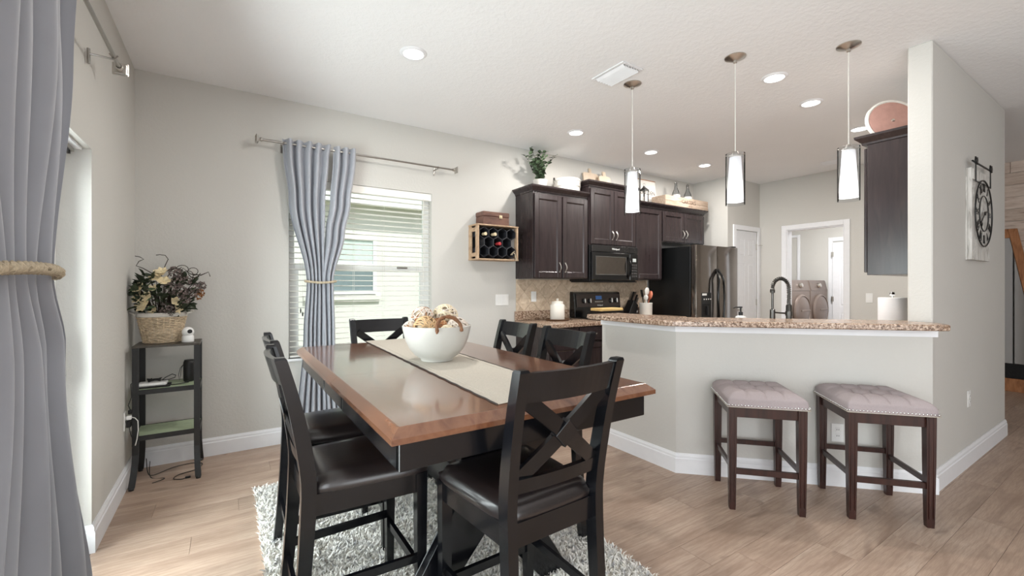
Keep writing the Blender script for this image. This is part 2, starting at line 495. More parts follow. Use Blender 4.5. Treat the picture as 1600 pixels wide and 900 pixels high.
# left wall with the sliding-door opening  (y 0.45 .. 2.9, z 0 .. 1.96)
DY0, DY1, DZ = 0.45, 2.9, 1.96
w = nb()
box(w, XL - 0.16, XL, DY1, YA + 0.16, 0, H); box(w, XL - 0.16, XL, -0.65, DY0, 0, H); box(w, XL - 0.16, XL, DY0, DY1, DZ, H)
box(w, XL - 0.16, XL, -4.6, -3.75, 0, H); box(w, XL - 0.16, XL, -3.75, -0.65, 0, 0.35); box(w, XL - 0.16, XL, -3.75, -0.65, 2.35, H)  # unseen window opening added here so light enters from the left
struct('wall_left', w, 'wall')
# window wall
w = nb()
box(w, XL, WX0, YA, YA + 0.16, 0, H); box(w, WX1, 5.9, YA, YA + 0.16, 0, H)
box(w, WX0, WX1, YA, YA + 0.16, 0, WZ0); box(w, WX0, WX1, YA, YA + 0.16, WZ1, H)
struct('wall_far', w, 'wall')
# pantry projection beside the refrigerator: its side wall and its door wall
PX, PYF, LX = 5.895, 3.52, 6.742
DPX0, DPX1, DPZ = 6.085, 6.672, 2.11
w = nb()
box(w, PX, PX + 0.1, PYF + 0.1, YA + 0.16, 0, H)
box(w, PX, DPX0, PYF, PYF + 0.1, 0, H); box(w, DPX1, LX, PYF, PYF + 0.1, 0, H); box(w, DPX0, DPX1, PYF, PYF + 0.1, DPZ, H)
struct('wall_pantry', w, 'wall')
# laundry wall with its cased opening
OY0, OY1, OZ = 2.435, 3.14, 2.10
w = nb()
box(w, LX, LX + 0.12, 1.35, OY0, 0, H); box(w, LX, LX + 0.12, OY1, PYF + 0.1, 0, H); box(w, LX, LX + 0.12, OY0, OY1, OZ, H)
struct('wall_laundry', w, 'wall')
w = nb()
box(w, 9.5, 9.6, 1.35, 4.6, 0, H); box(w, LX + 0.12, 9.5, 4.45, 4.55, 0, H)
struct('wall_laundry_back', w, 'wall')
# right wall ending in the column
CX, CY0, CY1, CXE = 3.69, 0.867, 0.987, 5.68
w = nb()
box(w, CX, CXE, CY0, CY1, 0, H, 0.006)
box(w, CXE - 0.12, CXE, CY1 - 0.01, 1.47, 0, H); box(w, CXE, 8.2, 1.35, 1.47, 0, H)
struct('wall_right', w, 'wall')
# wall with reclaimed planks in the next room
w = nb(); box(w, 8.18, 8.3, -4.6, 1.35, 0, H)
pw = struct('wall_plank', w, 'wall')
for row in range(19):
    z0 = row * 0.15; y0 = -1.2 - 0.37 * (row % 3)
    while y0 < 1.35:
        L = random.choice((0.6, 0.8, 1.0, 1.2)); y1 = min(y0 + L, 1.349)
        if y1 > 0.2:
            d = random.uniform(0.014, 0.024)
            obj('plank', box(nb(), 8.18 - d, 8.18, y0 + 0.002, y1 - 0.002, z0 + 0.002, min(z0 + 0.148, H), 0.002), 'reclaimed', pw)
        y0 += L
# back of the room behind the camera: wall with an opening added to let daylight in
w = nb()
box(w, XL, 0.3, -4.6, -4.45, 0, H); box(w, 2.1, 8.3, -4.6, -4.45, 0, H); box(w, 0.3, 2.1, -4.6, -4.45, 2.35, H)
struct('wall_rear', w, 'wall')
# half wall carrying the bar
KX, KY, KYE, KS = 2.617, 1.919, 2.656, 4.556
T = 0.12
kb = [(KX, KYE), (KX, KS - KX), (CX, KS - CX), (CX, CY1 + 0.0), (CX, CY1), (CX, KS - CX + T * 1.414), (KX + T, KS - KX + T * 0.414), (KX + T, KYE)]
kb = [(KX, KYE), (KX, KS - KX), (CX, KS - CX), (CX, KS - CX + T * 1.414), (KX + T, KS - KX + T * 0.414), (KX + T, KYE)]
struct('wall_bar', prism(nb(), kb, 0, 1.03), 'wall')

# baseboards with an eased top
def base_run(bm, pts, h=0.135, t=0.016):
    """pts: polyline on the wall face; board lies on the left-hand side of the direction of travel"""
    P = [Vector((p[0], p[1])) for p in pts]; n = len(P)
    nor = []
    for i in range(n - 1):
        d = (P[i + 1] - P[i]).normalized(); nor.append(Vector((-d.y, d.x)))
    off = []
    for i in range(n):
        if i == 0: m = nor[0]
        elif i == n - 1: m = nor[-1]
        else:
            m = (nor[i - 1] + nor[i]); m = m / (1 + nor[i - 1].dot(nor[i]))
        off.append(m)
    prof = [(0, 0), (t, 0), (t, h - 0.035), (t * 0.72, h - 0.03), (t * 0.72, h - 0.016), (t * 0.35, h - 0.004), (t * 0.3, h), (0, h)]
    rings = [[(P[i].x + off[i].x * a, P[i].y + off[i].y * a, z) for a, z in prof] for i in range(n)]
    return loft(bm, rings)
struct('baseboard_left', base_run(nb(), [(XL, YA - 0.001), (XL, DY1 - 0.0), (XL - 0.1, DY1)][::-1][::-1]), 'trim')
struct('baseboard_far', base_run(nb(), [(2.66, YA), (XL + 0.016, YA)]), 'trim')
struct('baseboard_bar', base_run(nb(), [(CXE, CY0), (CX + 0.0, CY0), (KX, KS - KX), (KX, KYE)][::-1][::-1] if False else [(KX, KYE), (KX, KS - KX), (CX, KS - CX), (CX + 0.0004, CY0), (CXE, CY0)][::-1]), 'trim')
struct('baseboard_right', base_run(nb(), [(LX, PYF - 0.02), (LX, OY1 + 0.07)][::-1]), 'trim')

# ------------------------------------------------------------------ window in the far wall
win = bpy.data.objects.new('window_1', None); COL.objects.link(win); win['kind'] = 'structure'
yo = YA + 0.11
b = nb(); t_ = 0.05
box(b, WX0, WX0 + t_, yo - 0.03, yo + 0.03, WZ0, WZ1); box(b, WX1 - t_, WX1, yo - 0.03, yo + 0.03, WZ0, WZ1)
box(b, WX0 + t_, WX1 - t_, yo - 0.03, yo + 0.03, WZ0, WZ0 + t_); box(b, WX0 + t_, WX1 - t_, yo - 0.03, yo + 0.03, WZ1 - t_, WZ1)
obj('window_frame', b, 'white', win)
obj('meeting_rail', box(nb(), WX0 + t_, WX1 - t_, yo - 0.025, yo + 0.02, 1.43, 1.48, 0.004), 'white', win)
obj('window_latch', box(nb(), 1.36, 1.46, yo - 0.05, yo - 0.02, 1.462, 1.478, 0.003), 'rodmetal', win)
b = nb(); box(b, WX0 + t_, WX0 + t_ + 0.035, yo - 0.02, yo + 0.01, WZ0 + t_, 1.43); box(b, WX1 - t_ - 0.035, WX1 - t_, yo - 0.02, yo + 0.01, WZ0 + t_, 1.43)
box(b, WX0 + t_ + 0.035, WX1 - t_ - 0.035, yo - 0.02, yo + 0.01, WZ0 + t_, WZ0 + t_ + 0.035)
obj('lower_sash', b, 'white', win)
obj('upper_pane', box(nb(), WX0 + t_, WX1 - t_, yo + 0.012, yo + 0.016, 1.48, WZ1 - t_), 'pane', win)
obj('lower_pane', box(nb(), WX0 + t_ + 0.035, WX1 - t_ - 0.035, yo - 0.006, yo - 0.002, WZ0 + t_ + 0.035, 1.43), 'pane', win)
obj('window_sill', box(nb(), WX0 - 0.02, WX1 + 0.02, YA - 0.03, YA + 0.08, WZ0 - 0.022, WZ0, 0.006), 'trim', win)

# venetian blind
bl = thing('venetian_blind', 'white horizontal slat blind hanging in the window behind the grey curtains', 'blind', (1.05, YA + 0.04, WZ0))
obj('headrail', box(nb(), WX0 - 1.05 + 0.004, WX1 - 1.05 - 0.004, -0.032, 0.03, WZ1 - WZ0 - 0.07, WZ1 - WZ0 - 0.002, 0.003), 'blind', bl)
hw = (WX1 - WX0) / 2 - 0.012
slat_bm = nb()
prof = [(-0.025, -0.0005), (-0.0125, 0.0022), (0, 0.0032), (0.0125, 0.0022), (0.025, -0.0005)]
loft(slat_bm, [[(sx, a, z + 0.0014) for a, z in prof] + [(sx, a, z - 0.0014) for a, z in prof[::-1]] for sx in (-hw, hw)])
slat_me = None
zz = 0.045
tilt = math.radians(-4)
while zz < WZ1 - WZ0 - 0.075:
    if slat_me is None:
        o = obj('slat', slat_bm, 'blind', bl, 30); slat_me = o.data
    else: o = obj('slat', slat_me, 'blind', bl)
    o.location = (0, 0, zz); o.rotation_euler = (tilt, 0, 0)
    zz += 0.0468
obj('bottom_rail', box(nb(), -hw, hw, -0.025, 0.025, 0.004, 0.022, 0.003), 'blind', bl)
for cx in (-0.50, -0.10, 0.10 + 0.0, 0.50):
    if abs(cx - 0.1) < 1e-6: cx = 0.17
    b = nb()
    for yy in (-0.027, 0.027): tube(b, [(cx, yy, 0.01), (cx, yy, WZ1 - WZ0 - 0.06)], 0.0012, 5)
    obj('ladder_cord', b, 'cord', bl)
b = nb(); tube(b, [(-0.54, -0.04, 1.45), (-0.54, -0.042, 0.42)], 0.0014, 5); tube(b, [(-0.525, -0.04, 1.45), (-0.525, -0.042, 0.39)], 0.0014, 5)
c = obj('pull_cord', b, 'cord', bl)
b = nb()
for xx, z in ((-0.54, 0.40), (-0.525, 0.37)): lathe(b, [(0.002, 0.02), (0.006, 0.0), (0.004, -0.02), (0, -0.02)], 8, (xx, -0.042, z))
tag(obj('cord_tassel', b, 'ink', c), 'dark wooden cord tassels')
obj('tilt_wand', tube(nb(), [(0.545, -0.045, 1.45), (0.545, -0.047, 0.64)], 0.004, 6), 'cord', bl)
for sx in (-1, 1):
    obj('end_bracket', box(nb(), sx * (hw + 0.006) - 0.006, sx * (hw + 0.006) + 0.006, -0.034, 0.032, WZ1 - WZ0 - 0.072, WZ1 - WZ0 - 0.001, 0.001), 'white', bl)

# neighbour's house and lawn outside
hs = thing('house', 'pale beige stucco house wall with a white framed window seen through the blinds', 'house', (2.0, 7.6, 0))
obj('wall', box(nb(), -6, 5, 0, 0.3, -0.3, 2.75), 'stucco', hs)
obj('soffit', box(nb(), -6, 5, -0.30, 0.0, 2.66, 2.72), 'soffit', hs)
obj('fascia', box(nb(), -6, 5, -0.33, -0.30, 2.62, 2.84, 0.004), 'white', hs)
r_ = nb(); loft(r_, [[(-6, -0.36, 2.84), (-6, 1.9, 3.9), (-6, 1.9, 3.96), (-6, -0.38, 2.9)], [(5, -0.36, 2.84), (5, 1.9, 3.9), (5, 1.9, 3.96), (5, -0.38, 2.9)]])
obj('roof', r_, 'traywood', hs)
f_ = nb(); wx0, wx1, wz0, wz1 = -0.95, 0.13, 1.16, 2.13
for a in ((wx0, wx0 + .06, wz0, wz1), (wx1 - .06, wx1, wz0, wz1), (wx0 + .06, wx1 - .06, wz0, wz0 + .06), (wx0 + .06, wx1 - .06, wz1 - .06, wz1), (wx0 + .06, wx1 - .06, 1.60, 1.67)):
    box(f_, a[0], a[1], -0.05, 0.01, a[2], a[3])
fr = obj('window_frame', f_, 'white', hs)
obj('upper_pane', box(nb(), wx0 + .06, wx1 - .06, -0.02, 0.0, 1.67, wz1 - .06), simple('shaded_blind_glass', (206, 216, 208), 0.2), fr)
obj('lower_pane', box(nb(), wx0 + .06, wx1 - .06, -0.02, 0.0, wz0 + .06, 1.60), simple('grey_window_glass', (128, 140, 142), 0.15), fr)
obj('window_ledge', box(nb(), wx0 - .06, wx1 + .06, -0.07, 0.0, wz0 - .10, wz0 - 0.02, 0.004), 'stucco', hs)
tag(obj('lawn', box(nb(), -9, 10, YA + 0.3, 7.55, -0.35, -0.25), 'lawn'), kind='structure')
b = nb(); box(b, -9, XL - 0.3, -6, YA + 0.3, -0.35, -0.1)
tag(obj('patio', b, simple('concrete_patio', (190, 188, 182), 0.9)), kind='structure')

# ------------------------------------------------------------------ sliding door in the left wall
dr = bpy.data.objects.new('door_1', None); COL.objects.link(dr); dr['kind'] = 'structure'
xo = XL - 0.135
b = nb()
box(b, xo - 0.05, xo + 0.01, DY1 - 0.05, DY1, 0, DZ); box(b, xo - 0.05, xo + 0.01, DY0, DY0 + 0.05, 0, DZ); box(b, xo - 0.05, xo + 0.01, DY0 + 0.05, DY1 - 0.05, DZ - 0.05, DZ)
box(b, xo - 0.05, xo + 0.01, DY0 + 0.05, DY1 - 0.05, -0.004, 0.03)
obj('door_frame', b, 'white', dr)
for k, (ya, yb, dx) in enumerate(((1.62, DY1 - 0.05, -0.006), (DY0 + 0.05, 1.70, -0.035))):
    b = nb(); s = 0.055
    box(b, xo + dx - 0.012, xo + dx + 0.012, ya, ya + s, 0.03, DZ - 0.05); box(b, xo + dx - 0.012, xo + dx + 0.012, yb - s, yb, 0.03, DZ - 0.05)
    box(b, xo + dx - 0.012, xo + dx + 0.012, ya + s, yb - s, 0.03, 0.1); box(b, xo + dx - 0.012, xo + dx + 0.012, ya + s, yb - s, DZ - 0.12, DZ - 0.05)
    pn = obj('sliding_panel', b, 'white', dr)
    obj('glass_pane', box(nb(), xo + dx - 0.003, xo + dx + 0.003, ya + s, yb - s, 0.1, DZ - 0.12), 'pane', pn)
    obj('gasket', box(nb(), xo + dx - 0.014, xo + dx + 0.014, yb - s - 0.008, yb - s, 0.1, DZ - 0.12), 'darkplastic', pn)
    if k == 0:
        b = nb(); hy = yb - 0.012
        loft(b, [[(xo + 0.05 + bx - .006, hy - .008, z), (xo + 0.05 + bx + .006, hy - .008, z), (xo + 0.05 + bx + .006, hy + .008, z), (xo + 0.05 + bx - .006, hy + .008, z)] for z, bx in ((0.82, 0), (0.88, 0.004), (0.94, 0.0), (1.0, -0.003), (1.06, 0))])
        box(b, xo, xo + 0.05, hy - 0.006, hy + 0.006, 1.02, 1.035); box(b, xo, xo + 0.05, hy - 0.006, hy + 0.006, 0.84, 0.855)
        hd = obj('door_handle', b, 'chrome', pn)
box_ = nb(); box(box_, XL - 0.115, XL - 0.03, DY0 + 0.02, DY1 - 0.02, DZ - 0.012, DZ - 0.0005)
tr = struct('trim_1', box_, 'trim')
b = nb(); box(b, XL - 0.095, XL - 0.055, DY0 + 0.03, DY1 - 0.03, DZ - 0.03, DZ - 0.012, 0.002)
obj('blind_track', b, 'rodmetal', tr)
b = nb()
for k in range(4): box(b, XL - 0.088, XL - 0.062, DY1 - 0.16 + k * 0.03, DY1 - 0.145 + k * 0.03, DZ - 0.045, DZ - 0.03)
obj('track_slide', b, 'darkplastic', tr)

# ------------------------------------------------------------------ curtain rods, curtains and tiebacks
def curtain_rod(name, label, p0, p1, wall_dir, brackets, fin_rot):
    """p0, p1 world ends; wall_dir unit vector to the wall"""
    p0, p1 = Vector(p0), Vector(p1); d = (p1 - p0).normalized()
    root = thing(name, label, 'curtain rod', tuple(p0))
    q = p1 - p0
    obj('rod', tube(nb(), [(0, 0, 0), tuple(q * 0.55)], 0.0098, 12), 'rodmetal', root, 40)
    obj('rod', tube(nb(), [tuple(q * 0.52), tuple(q)], 0.0085, 12), 'rodmetal', root, 40)
    Mz = d.to_track_quat('Z', 'Y').to_matrix().to_4x4()
    for pos, sg in ((Vector((0, 0, 0)), -1), (q, 1)):
        f = nb()
        prof = [(0.011, 0), (0.016, 0.004), (0.016, 0.012), (0.010, 0.018), (0.012, 0.028)]
        lathe(f, [(r_, z * sg) for r_, z in prof], 14)
        for (z0, z1, a) in ((0.028, 0.034, 0.026), (0.034, 0.044, 0.032), (0.044, 0.050, 0.024)):
            box(f, -a, a, -a, a, min(z0 * sg, z1 * sg), max(z0 * sg, z1 * sg), 0.003)
        bmesh.ops.transform(f, matrix=Matrix.Translation(pos) @ Mz, verts=f.verts)
        obj('finial', f, 'nickel', root, 30)
    wd = Vector(wall_dir)
    for t in brackets:
        c = q * t; off = 0.088
        f = nb()
        tube(f, [tuple(c + Vector((0, 0, -0.016))), tuple(c + wd * off + Vector((0, 0, -0.014))), tuple(c + wd * off + Vector((0, 0, -0.05)))], 0.005, 8)
        tube(f, [tuple(c + d * 0.006 + Vector((0, 0, -0.014)) - wd * 0.014 + Vector((0, 0, 0.02))), tuple(c + d * 0.006 + Vector((0, 0, -0.016))), tuple(c + d * 0.006 + wd * 0.016 + Vector((0, 0, 0.01)))], 0.004, 6)
        tube(f, [tuple(c + wd * off + Vector((0, 0, -0.06))), tuple(c + wd * off + Vector((0, 0, 0.01)))], 0.007, 8)
        obj('bracket', f, 'rodmetal', root, 40)
    return root
RY = YA - 0.092
curtain_rod('curtain_rod', 'slim silver curtain rod with square finials above the window', (0.225, RY, 2.45), (1.87, RY, 2.45), (0, 1, 0), (0.085, 0.90), 0)
RX = XL + 0.10
curtain_rod('curtain_rod', 'thick silver curtain rod on the left wall above the sliding door', (RX, 0.3, 2.392), (RX, 2.90, 2.392), (-1, 0, 0), (0.05, 0.955), 0)

def curtain(name, label, edges, depth_axis, plane, n_folds, ztop, zbot, amp, ph=0.0, nu=140, group=None, mat='curtain', sagtop=True, thick=0.0018):
    """edges: list of (z, a0, a1, amplitude factor) along the wall axis a; depth goes along the other axis"""
    edges = sorted(edges, reverse=True)
    def at(z):
        for (za, a0, a1, f0), (zb, b0, b1, f1) in zip(edges[:-1], edges[1:]):
            if zb <= z <= za:
                t = (za - z) / (za - zb); s = t * t * (3 - 2 * t)
                return a0 + (b0 - a0) * s, a1 + (b1 - a1) * s, f0 + (f1 - f0) * s
        return edges[-1][1:]
    nv = 56
    bm = nb(); grid = []
    rnd = random.Random(len(label) * 7)
    fo = [rnd.uniform(-0.25, 0.25) for _ in range(64)]
    for j in range(nv + 1):
        z = ztop + (zbot - ztop) * j / nv
        a0, a1, fa = at(z); row = []
        for i in range(nu + 1):
            u = i / nu
            k = u * n_folds
            ph_j = fo[int(k) % 64] * 0.8
            wv = math.sin(2 * PI * k + ph + ph_j * math.sin(PI * (k % 1)))
            shape = math.copysign(abs(wv) ** 0.75, wv)
            dd = amp * fa * shape * (1 + 0.25 * math.sin(3.1 * k + 2 * z)) + 0.006 * math.sin(5 * z + 7 * u)
            aa = a0 + (a1 - a0) * u + 0.3 * amp * fa * math.cos(2 * PI * k + ph) * (0.3 if 0 < i < nu else 0)
            row.append(bm.verts.new((aa, plane + dd, z) if depth_axis == 'y' else (plane + dd, aa, z)))
        grid.append(row)
    for j in range(nv):
        for i in range(nu):
            bm.faces.new((grid[j][i], grid[j][i + 1], grid[j + 1][i + 1], grid[j + 1][i]))
    bmesh.ops.recalc_face_normals(bm, faces=bm.faces)
    bmesh.ops.solidify(bm, geom=bm.faces[:], thickness=thick)
    o = obj(name, bm, mat, None, 60)
    return tag(o, label, 'curtain', group)
CZ = 2.485
curtain('curtain', 'left grey curtain panel on the window rod, gathered by the rope', [(CZ, 0.365, 0.735, 1.0), (2.38, 0.37, 0.715, 1.0), (2.0, 0.41, 0.685, 1.0), (1.33, 0.545, 0.675, 0.75), (0.9, 0.52, 0.68, 0.8), (0.02, 0.46, 0.70, 1.0)], 'y', RY - 0.012, 5, CZ, 0.012, 0.034, 0.4)
curtain('curtain', 'right grey curtain panel on the window rod, beside the bare blinds', [(CZ, 0.755, 0.945, 1.0), (2.38, 0.750, 0.94, 1.0), (2.0, 0.725, 0.895, 1.0), (1.75, 0.690, 0.85, 1.0), (1.33, 0.66, 0.755, 0.75), (0.9, 0.665, 0.765, 0.8), (0.02, 0.70, 0.82, 1.0)], 'y', RY - 0.016, 3, CZ, 0.012, 0.034, 1.4, 110)
curtain('curtain', 'large grey satin curtain in the left foreground beside the sliding door', [(2.42, 1.02, 1.985, 1.0), (2.0, 1.05, 1.96, 1.0), (1.335, 1.28, 1.80, 0.75), (1.1, 1.22, 1.93, 0.9), (0.02, 0.95, 2.20, 1.0)], 'x', RX + 0.004, 7, 2.42, 0.012, 0.042, 0.9, 220)

def rope_tie(name, label, ring, R, strands=3, r=0.008, twist=22):
    bm = nb(); n = len(ring); P = [Vector(p) for p in ring]
    for s in range(strands):
        pts = []
        for i in range(n):
            t = (P[(i + 1) % n] - P[i - 1]).normalized(); sd = t.cross(Vector((0, 0, 1))).normalized(); up = Vector((0, 0, 1))
            a = 2 * PI * (twist * i / n + s / strands)
            pts.append(P[i] + (sd * math.cos(a) + up * math.sin(a)) * R)
        tube(bm, pts, r, 6, True)
    return tag(obj(name, bm, 'rope', None, 60), label, 'tieback')
oval = lambda cx, cy, rx, ry, z, n=120: [(cx + rx * math.cos(2 * PI * i / n), cy + ry * math.sin(2 * PI * i / n), z + 0.006 * math.cos(4 * PI * i / n)) for i in range(n)]
rope_tie('curtain_tieback', 'thin cream rope tied around the two curtains at the window', oval(0.65, RY - 0.013, 0.118, 0.046, 1.33), 0.006, 3, 0.0052)
rope_tie('curtain_tieback', 'twisted beige rope around the large curtain in the left foreground', oval(RX + 0.005, 1.54, 0.068, 0.285, 1.332, 200), 0.0095, 3, 0.0075, 44)

# ------------------------------------------------------------------ dining table
TX0, TX1, TY0, TY1, TZ = 0.36, 1.41, 1.138, 3.05, 0.912
RZ = 0.010       # height of the rug's backing: chairs and table stand on it
TCX, TCY = (TX0 + TX1) / 2, (TY0 + TY1) / 2
table = thing('dining_table', 'large rectangular dining table with cherry brown top and black base on the rug', 'table', (TCX, TCY, RZ))
def top_piece(y0, y1, end0, end1):
    bm = nb(); hx = (TX1 - TX0) / 2; z1 = TZ - RZ; i1, i2 = 0.030, 0.0
    e0 = lambda k: y0 + (k if end0 else 0); e1 = lambda k: y1 - (k if end1 else 0)
    rings = []
    for ins, z in ((0.012, z1 - 0.045), (0.0, z1 - 0.040), (0.0, z1 - 0.024), (0.026, z1 - 0.002), (0.030, z1)):
        rings.append([(-hx + ins, e0(ins), z), (hx - ins, e0(ins), z), (hx - ins, e1(ins), z), (-hx + ins, e1(ins), z)])
    return loft(bm, rings)
seam = 1.96 - TCY
obj('tabletop', top_piece(TY0 - TCY, seam - 0.0008, True, False), 'tabletop', table)
obj('tabletop', top_piece(seam + 0.0008, TY1 - TCY, False, True), 'tabletop', table)
b = nb(); ax, ay = (TX1 - TX0) / 2 - 0.042, (TY1 - TY0) / 2 - 0.042; az0, az1 = 0.785 - RZ, TZ - 0.045 - RZ
sl0, sl1 = 1.886 - TCY, 2.28 - TCY
for ya, yb_ in ((-ay, sl0 - 0.012), (sl0 + 0.012, sl1 - 0.012), (sl1 + 0.012, ay)):
    for sx in (-1, 1): box(b, sx * ax - 0.012, sx * ax + 0.012, ya, yb_, az0, az1, 0.002)
for sy in (-1, 1): box(b, -ax - 0.012, ax + 0.012, sy * ay - 0.012, sy * ay + 0.012, az0, az1, 0.002)
obj('apron', b, 'blackpaint', table)
for sl in (sl0, sl1):
    b = nb()
    for sx in (-1, 1): box(b, sx * ax - 0.010, sx * ax + 0.010, sl - 0.011, sl + 0.011, az0 - 0.004, az1 - 0.001, 0.002)
    obj('leaf_slide', b, 'darkplastic', table)
A = [(-0.41, 0), (-0.275, 0), (0, 0.315), (0.275, 0), (0.41, 0), (0.41, 0.02), (0.12, 0.46), (0.12, 0.64), (0.30, 0.70), (0.30, az1), (-0.30, az1), (-0.30, 0.70), (-0.12, 0.64), (-0.12, 0.46), (-0.41, 0.02)]
for yt in (1.56 - TCY, 2.675 - TCY):
    obj('trestle', prism(nb(), A, yt - 0.022, yt + 0.022, 'y', 0.004), 'blackpaint', table)
obj('stretcher', box(nb(), -0.06, 0.06, 1.582 - TCY, 2.653 - TCY, 0.36, 0.50, 0.004), 'blackpaint', table)

# table runner
rn = nb(); L0, L1, hwR = -0.93, 0.965, 0.165
nyr, nxr = 40, 8
g = []
for j in range(nyr + 1):
    yv = L0 + (L1 - L0) * j / nyr
    g.append([rn.verts.new((-hwR + 2 * hwR * i / nxr + 0.003 * math.sin(j * 1.9 + i), yv + 0.004 * math.sin(i * 1.3), 0.0012 + 0.0012 * abs(math.sin(j * 1.1 + i * 0.9)) * (1 if i in (0, 1, nxr - 1, nxr) else 0.3))) for i in range(nxr + 1)])
for j in range(nyr):
    for i in range(nxr): rn.faces.new((g[j][i], g[j][i + 1], g[j + 1][i + 1], g[j + 1][i]))
bmesh.ops.recalc_face_normals(rn, faces=rn.faces)
bmesh.ops.solidify(rn, geom=rn.faces[:], thickness=-0.0012)
run = thing('table_runner', 'natural linen runner with dark stitched edges along the dining table', 'table runner', (0.925, 2.13, TZ), math.radians(-2.0))
obj('cloth', rn, 'linen', run, 50)
for sx in (-1, 1):
    b = nb(); n = 46
    tube(b, [(sx * (hwR + 0.002 + 0.002 * math.sin(i * 2.2)), L0 + (L1 - L0) * i / n, 0.003) for i in range(n + 1)], 0.0028, 5)
    tag(obj('edging', b, 'dark_thread', run), 'dark stitched edge')
    b = nb()
    tube(b, [(sx * (hwR - 0.03), L0 + 0.02 + (L1 - L0 - 0.04) * i / n, 0.0036 + 0.0006 * math.sin(i)) for i in range(n + 1)], 0.0012, 4)
    obj('seam', b, 'linen', run)

# bowl with rattan balls
BX, BY, BZ = 0.90, 2.10, TZ + 0.0045
bw = nb()
prof = [(0, 0.006), (0.060, 0.006), (0.062, 0.0), (0.080, 0.0), (0.083, 0.010), (0.112, 0.030), (0.140, 0.065), (0.160, 0.110), (0.172, 0.160), (0.1745, 0.176), (0.172, 0.179), (0.168, 0.176), (0.165, 0.160), (0.153, 0.112), (0.133, 0.070), (0.105, 0.038), (0.06, 0.018), (0, 0.014)]
lathe(bw, prof, 48)
bowl = tag(obj('bowl', bw, 'bowl', None, 40, (BX, BY, BZ)), 'big white stoneware bowl standing on the table runner', 'bowl')
def rattan_ball(label, c, R, mat, n=26, r=0.0028, core=True, seed=0, mats=None):
    rd = random.Random(seed)
    root = thing('rattan_ball', label, 'decorative ball', c, 0, 'rattan balls in the bowl')
    if core: obj('core', ball(nb(), (0, 0, 0), R * 0.80, 16), 'ball_core', root, 60)
    groups = [nb(), nb()]
    for k in range(n):
        ax = Vector((rd.gauss(0, 1), rd.gauss(0, 1), rd.gauss(0, 1))).normalized(); s = ax.orthogonal().normalized(); u = ax.cross(s)
        h = rd.uniform(-0.45, 0.45) * R; rr = math.sqrt(R * R - h * h); w_ = rd.uniform(0, 6)
        m = 22
        tube(groups[k % 5 == 0], [ax * h + (s * math.cos(2 * PI * i / m) + u * math.sin(2 * PI * i / m)) * rr * (1 + 0.02 * math.sin(3 * 2 * PI * i / m + w_)) for i in range(m)], r, 5, True)
    obj('weave', groups[0], mat, root, 60)
    obj('strand', groups[1], mats or mat, root, 60)
    return root
bb = [('whitewashed rattan ball with twig bands, topmost at the left of the bowl', (-0.055, 0.055, 0.215), 0.056, 'ball_white', 'ball_brown'),
      ('large cream rattan ball, topmost at the right of the bowl', (0.065, 0.045, 0.215), 0.066, 'ball_cream', 'ball_white'),
      ('tan rattan ball at the front left of the bowl', (-0.075, -0.035, 0.170), 0.058, 'ball_tan', 'ball_tan'),
      ('small grey rattan ball at the left rim of the bowl', (-0.128, 0.045, 0.165), 0.034, 'ball_white', 'ball_brown'),
      ('small cream rattan ball at the front rim of the bowl', (0.005, -0.115, 0.150), 0.036, 'ball_cream', 'ball_cream'),
      ('brown rattan ball in the middle of the bowl', (0.0, -0.02, 0.165), 0.048, 'ball_brown', 'ball_tan'),
      ('pale rattan ball under the twig ring of the bowl', (0.085, -0.065, 0.160), 0.056, 'ball_white', 'ball_white'),
      ('cream rattan ball at the right rim of the bowl', (0.120, 0.030, 0.145), 0.042, 'ball_cream', 'ball_cream')]
for i, (lb, c, R, m1, m2) in enumerate(bb):
    rattan_ball(lb, (BX + c[0], BY + c[1], BZ + c[2]), R, m1, 30, 0.003, True, i, m2)
# twig ring hanging over the rim
b = nb(); n = 26
cdir = Vector((0.72, -0.69, 0)).normalized(); side = Vector((0.69, 0.72, 0)).normalized()
rim = Vector((BX, BY, BZ)) + Vector((-0.076, -0.997, 0)).normalized() * 0.150
sv = Vector((0.997, -0.076, 0)).normalized(); ov = Vector((-0.076, -0.997, 0)).normalized()
pts = []
for i in range(n + 1):
    a = PI * 1.14 * i / n - 0.07 * PI
    pts.append(rim + sv * (0.062 * math.cos(a)) + Vector((0, 0, 0.172 + 0.058 * math.sin(a) - (0.0 if math.sin(a) > 0 else 0.0))) + ov * (0.034 - 0.03 * max(0, math.sin(a))))
tube(b, pts, lambda i: 0.0085 + 0.0015 * math.sin(i * 2.1), 8)
for s in range(2):
    tube(b, [p + sv * 0.004 * math.cos(i * 0.9 + s * PI) + Vector((0, 0, 0.006 * math.sin(i * 0.9 + s * PI))) for i, p in enumerate(pts)], 0.005, 6)
tag(obj('twig_ring', b, 'twig', None, 60), 'curved brown twig handle piece hooked over the rim of the white bowl', 'ornament')

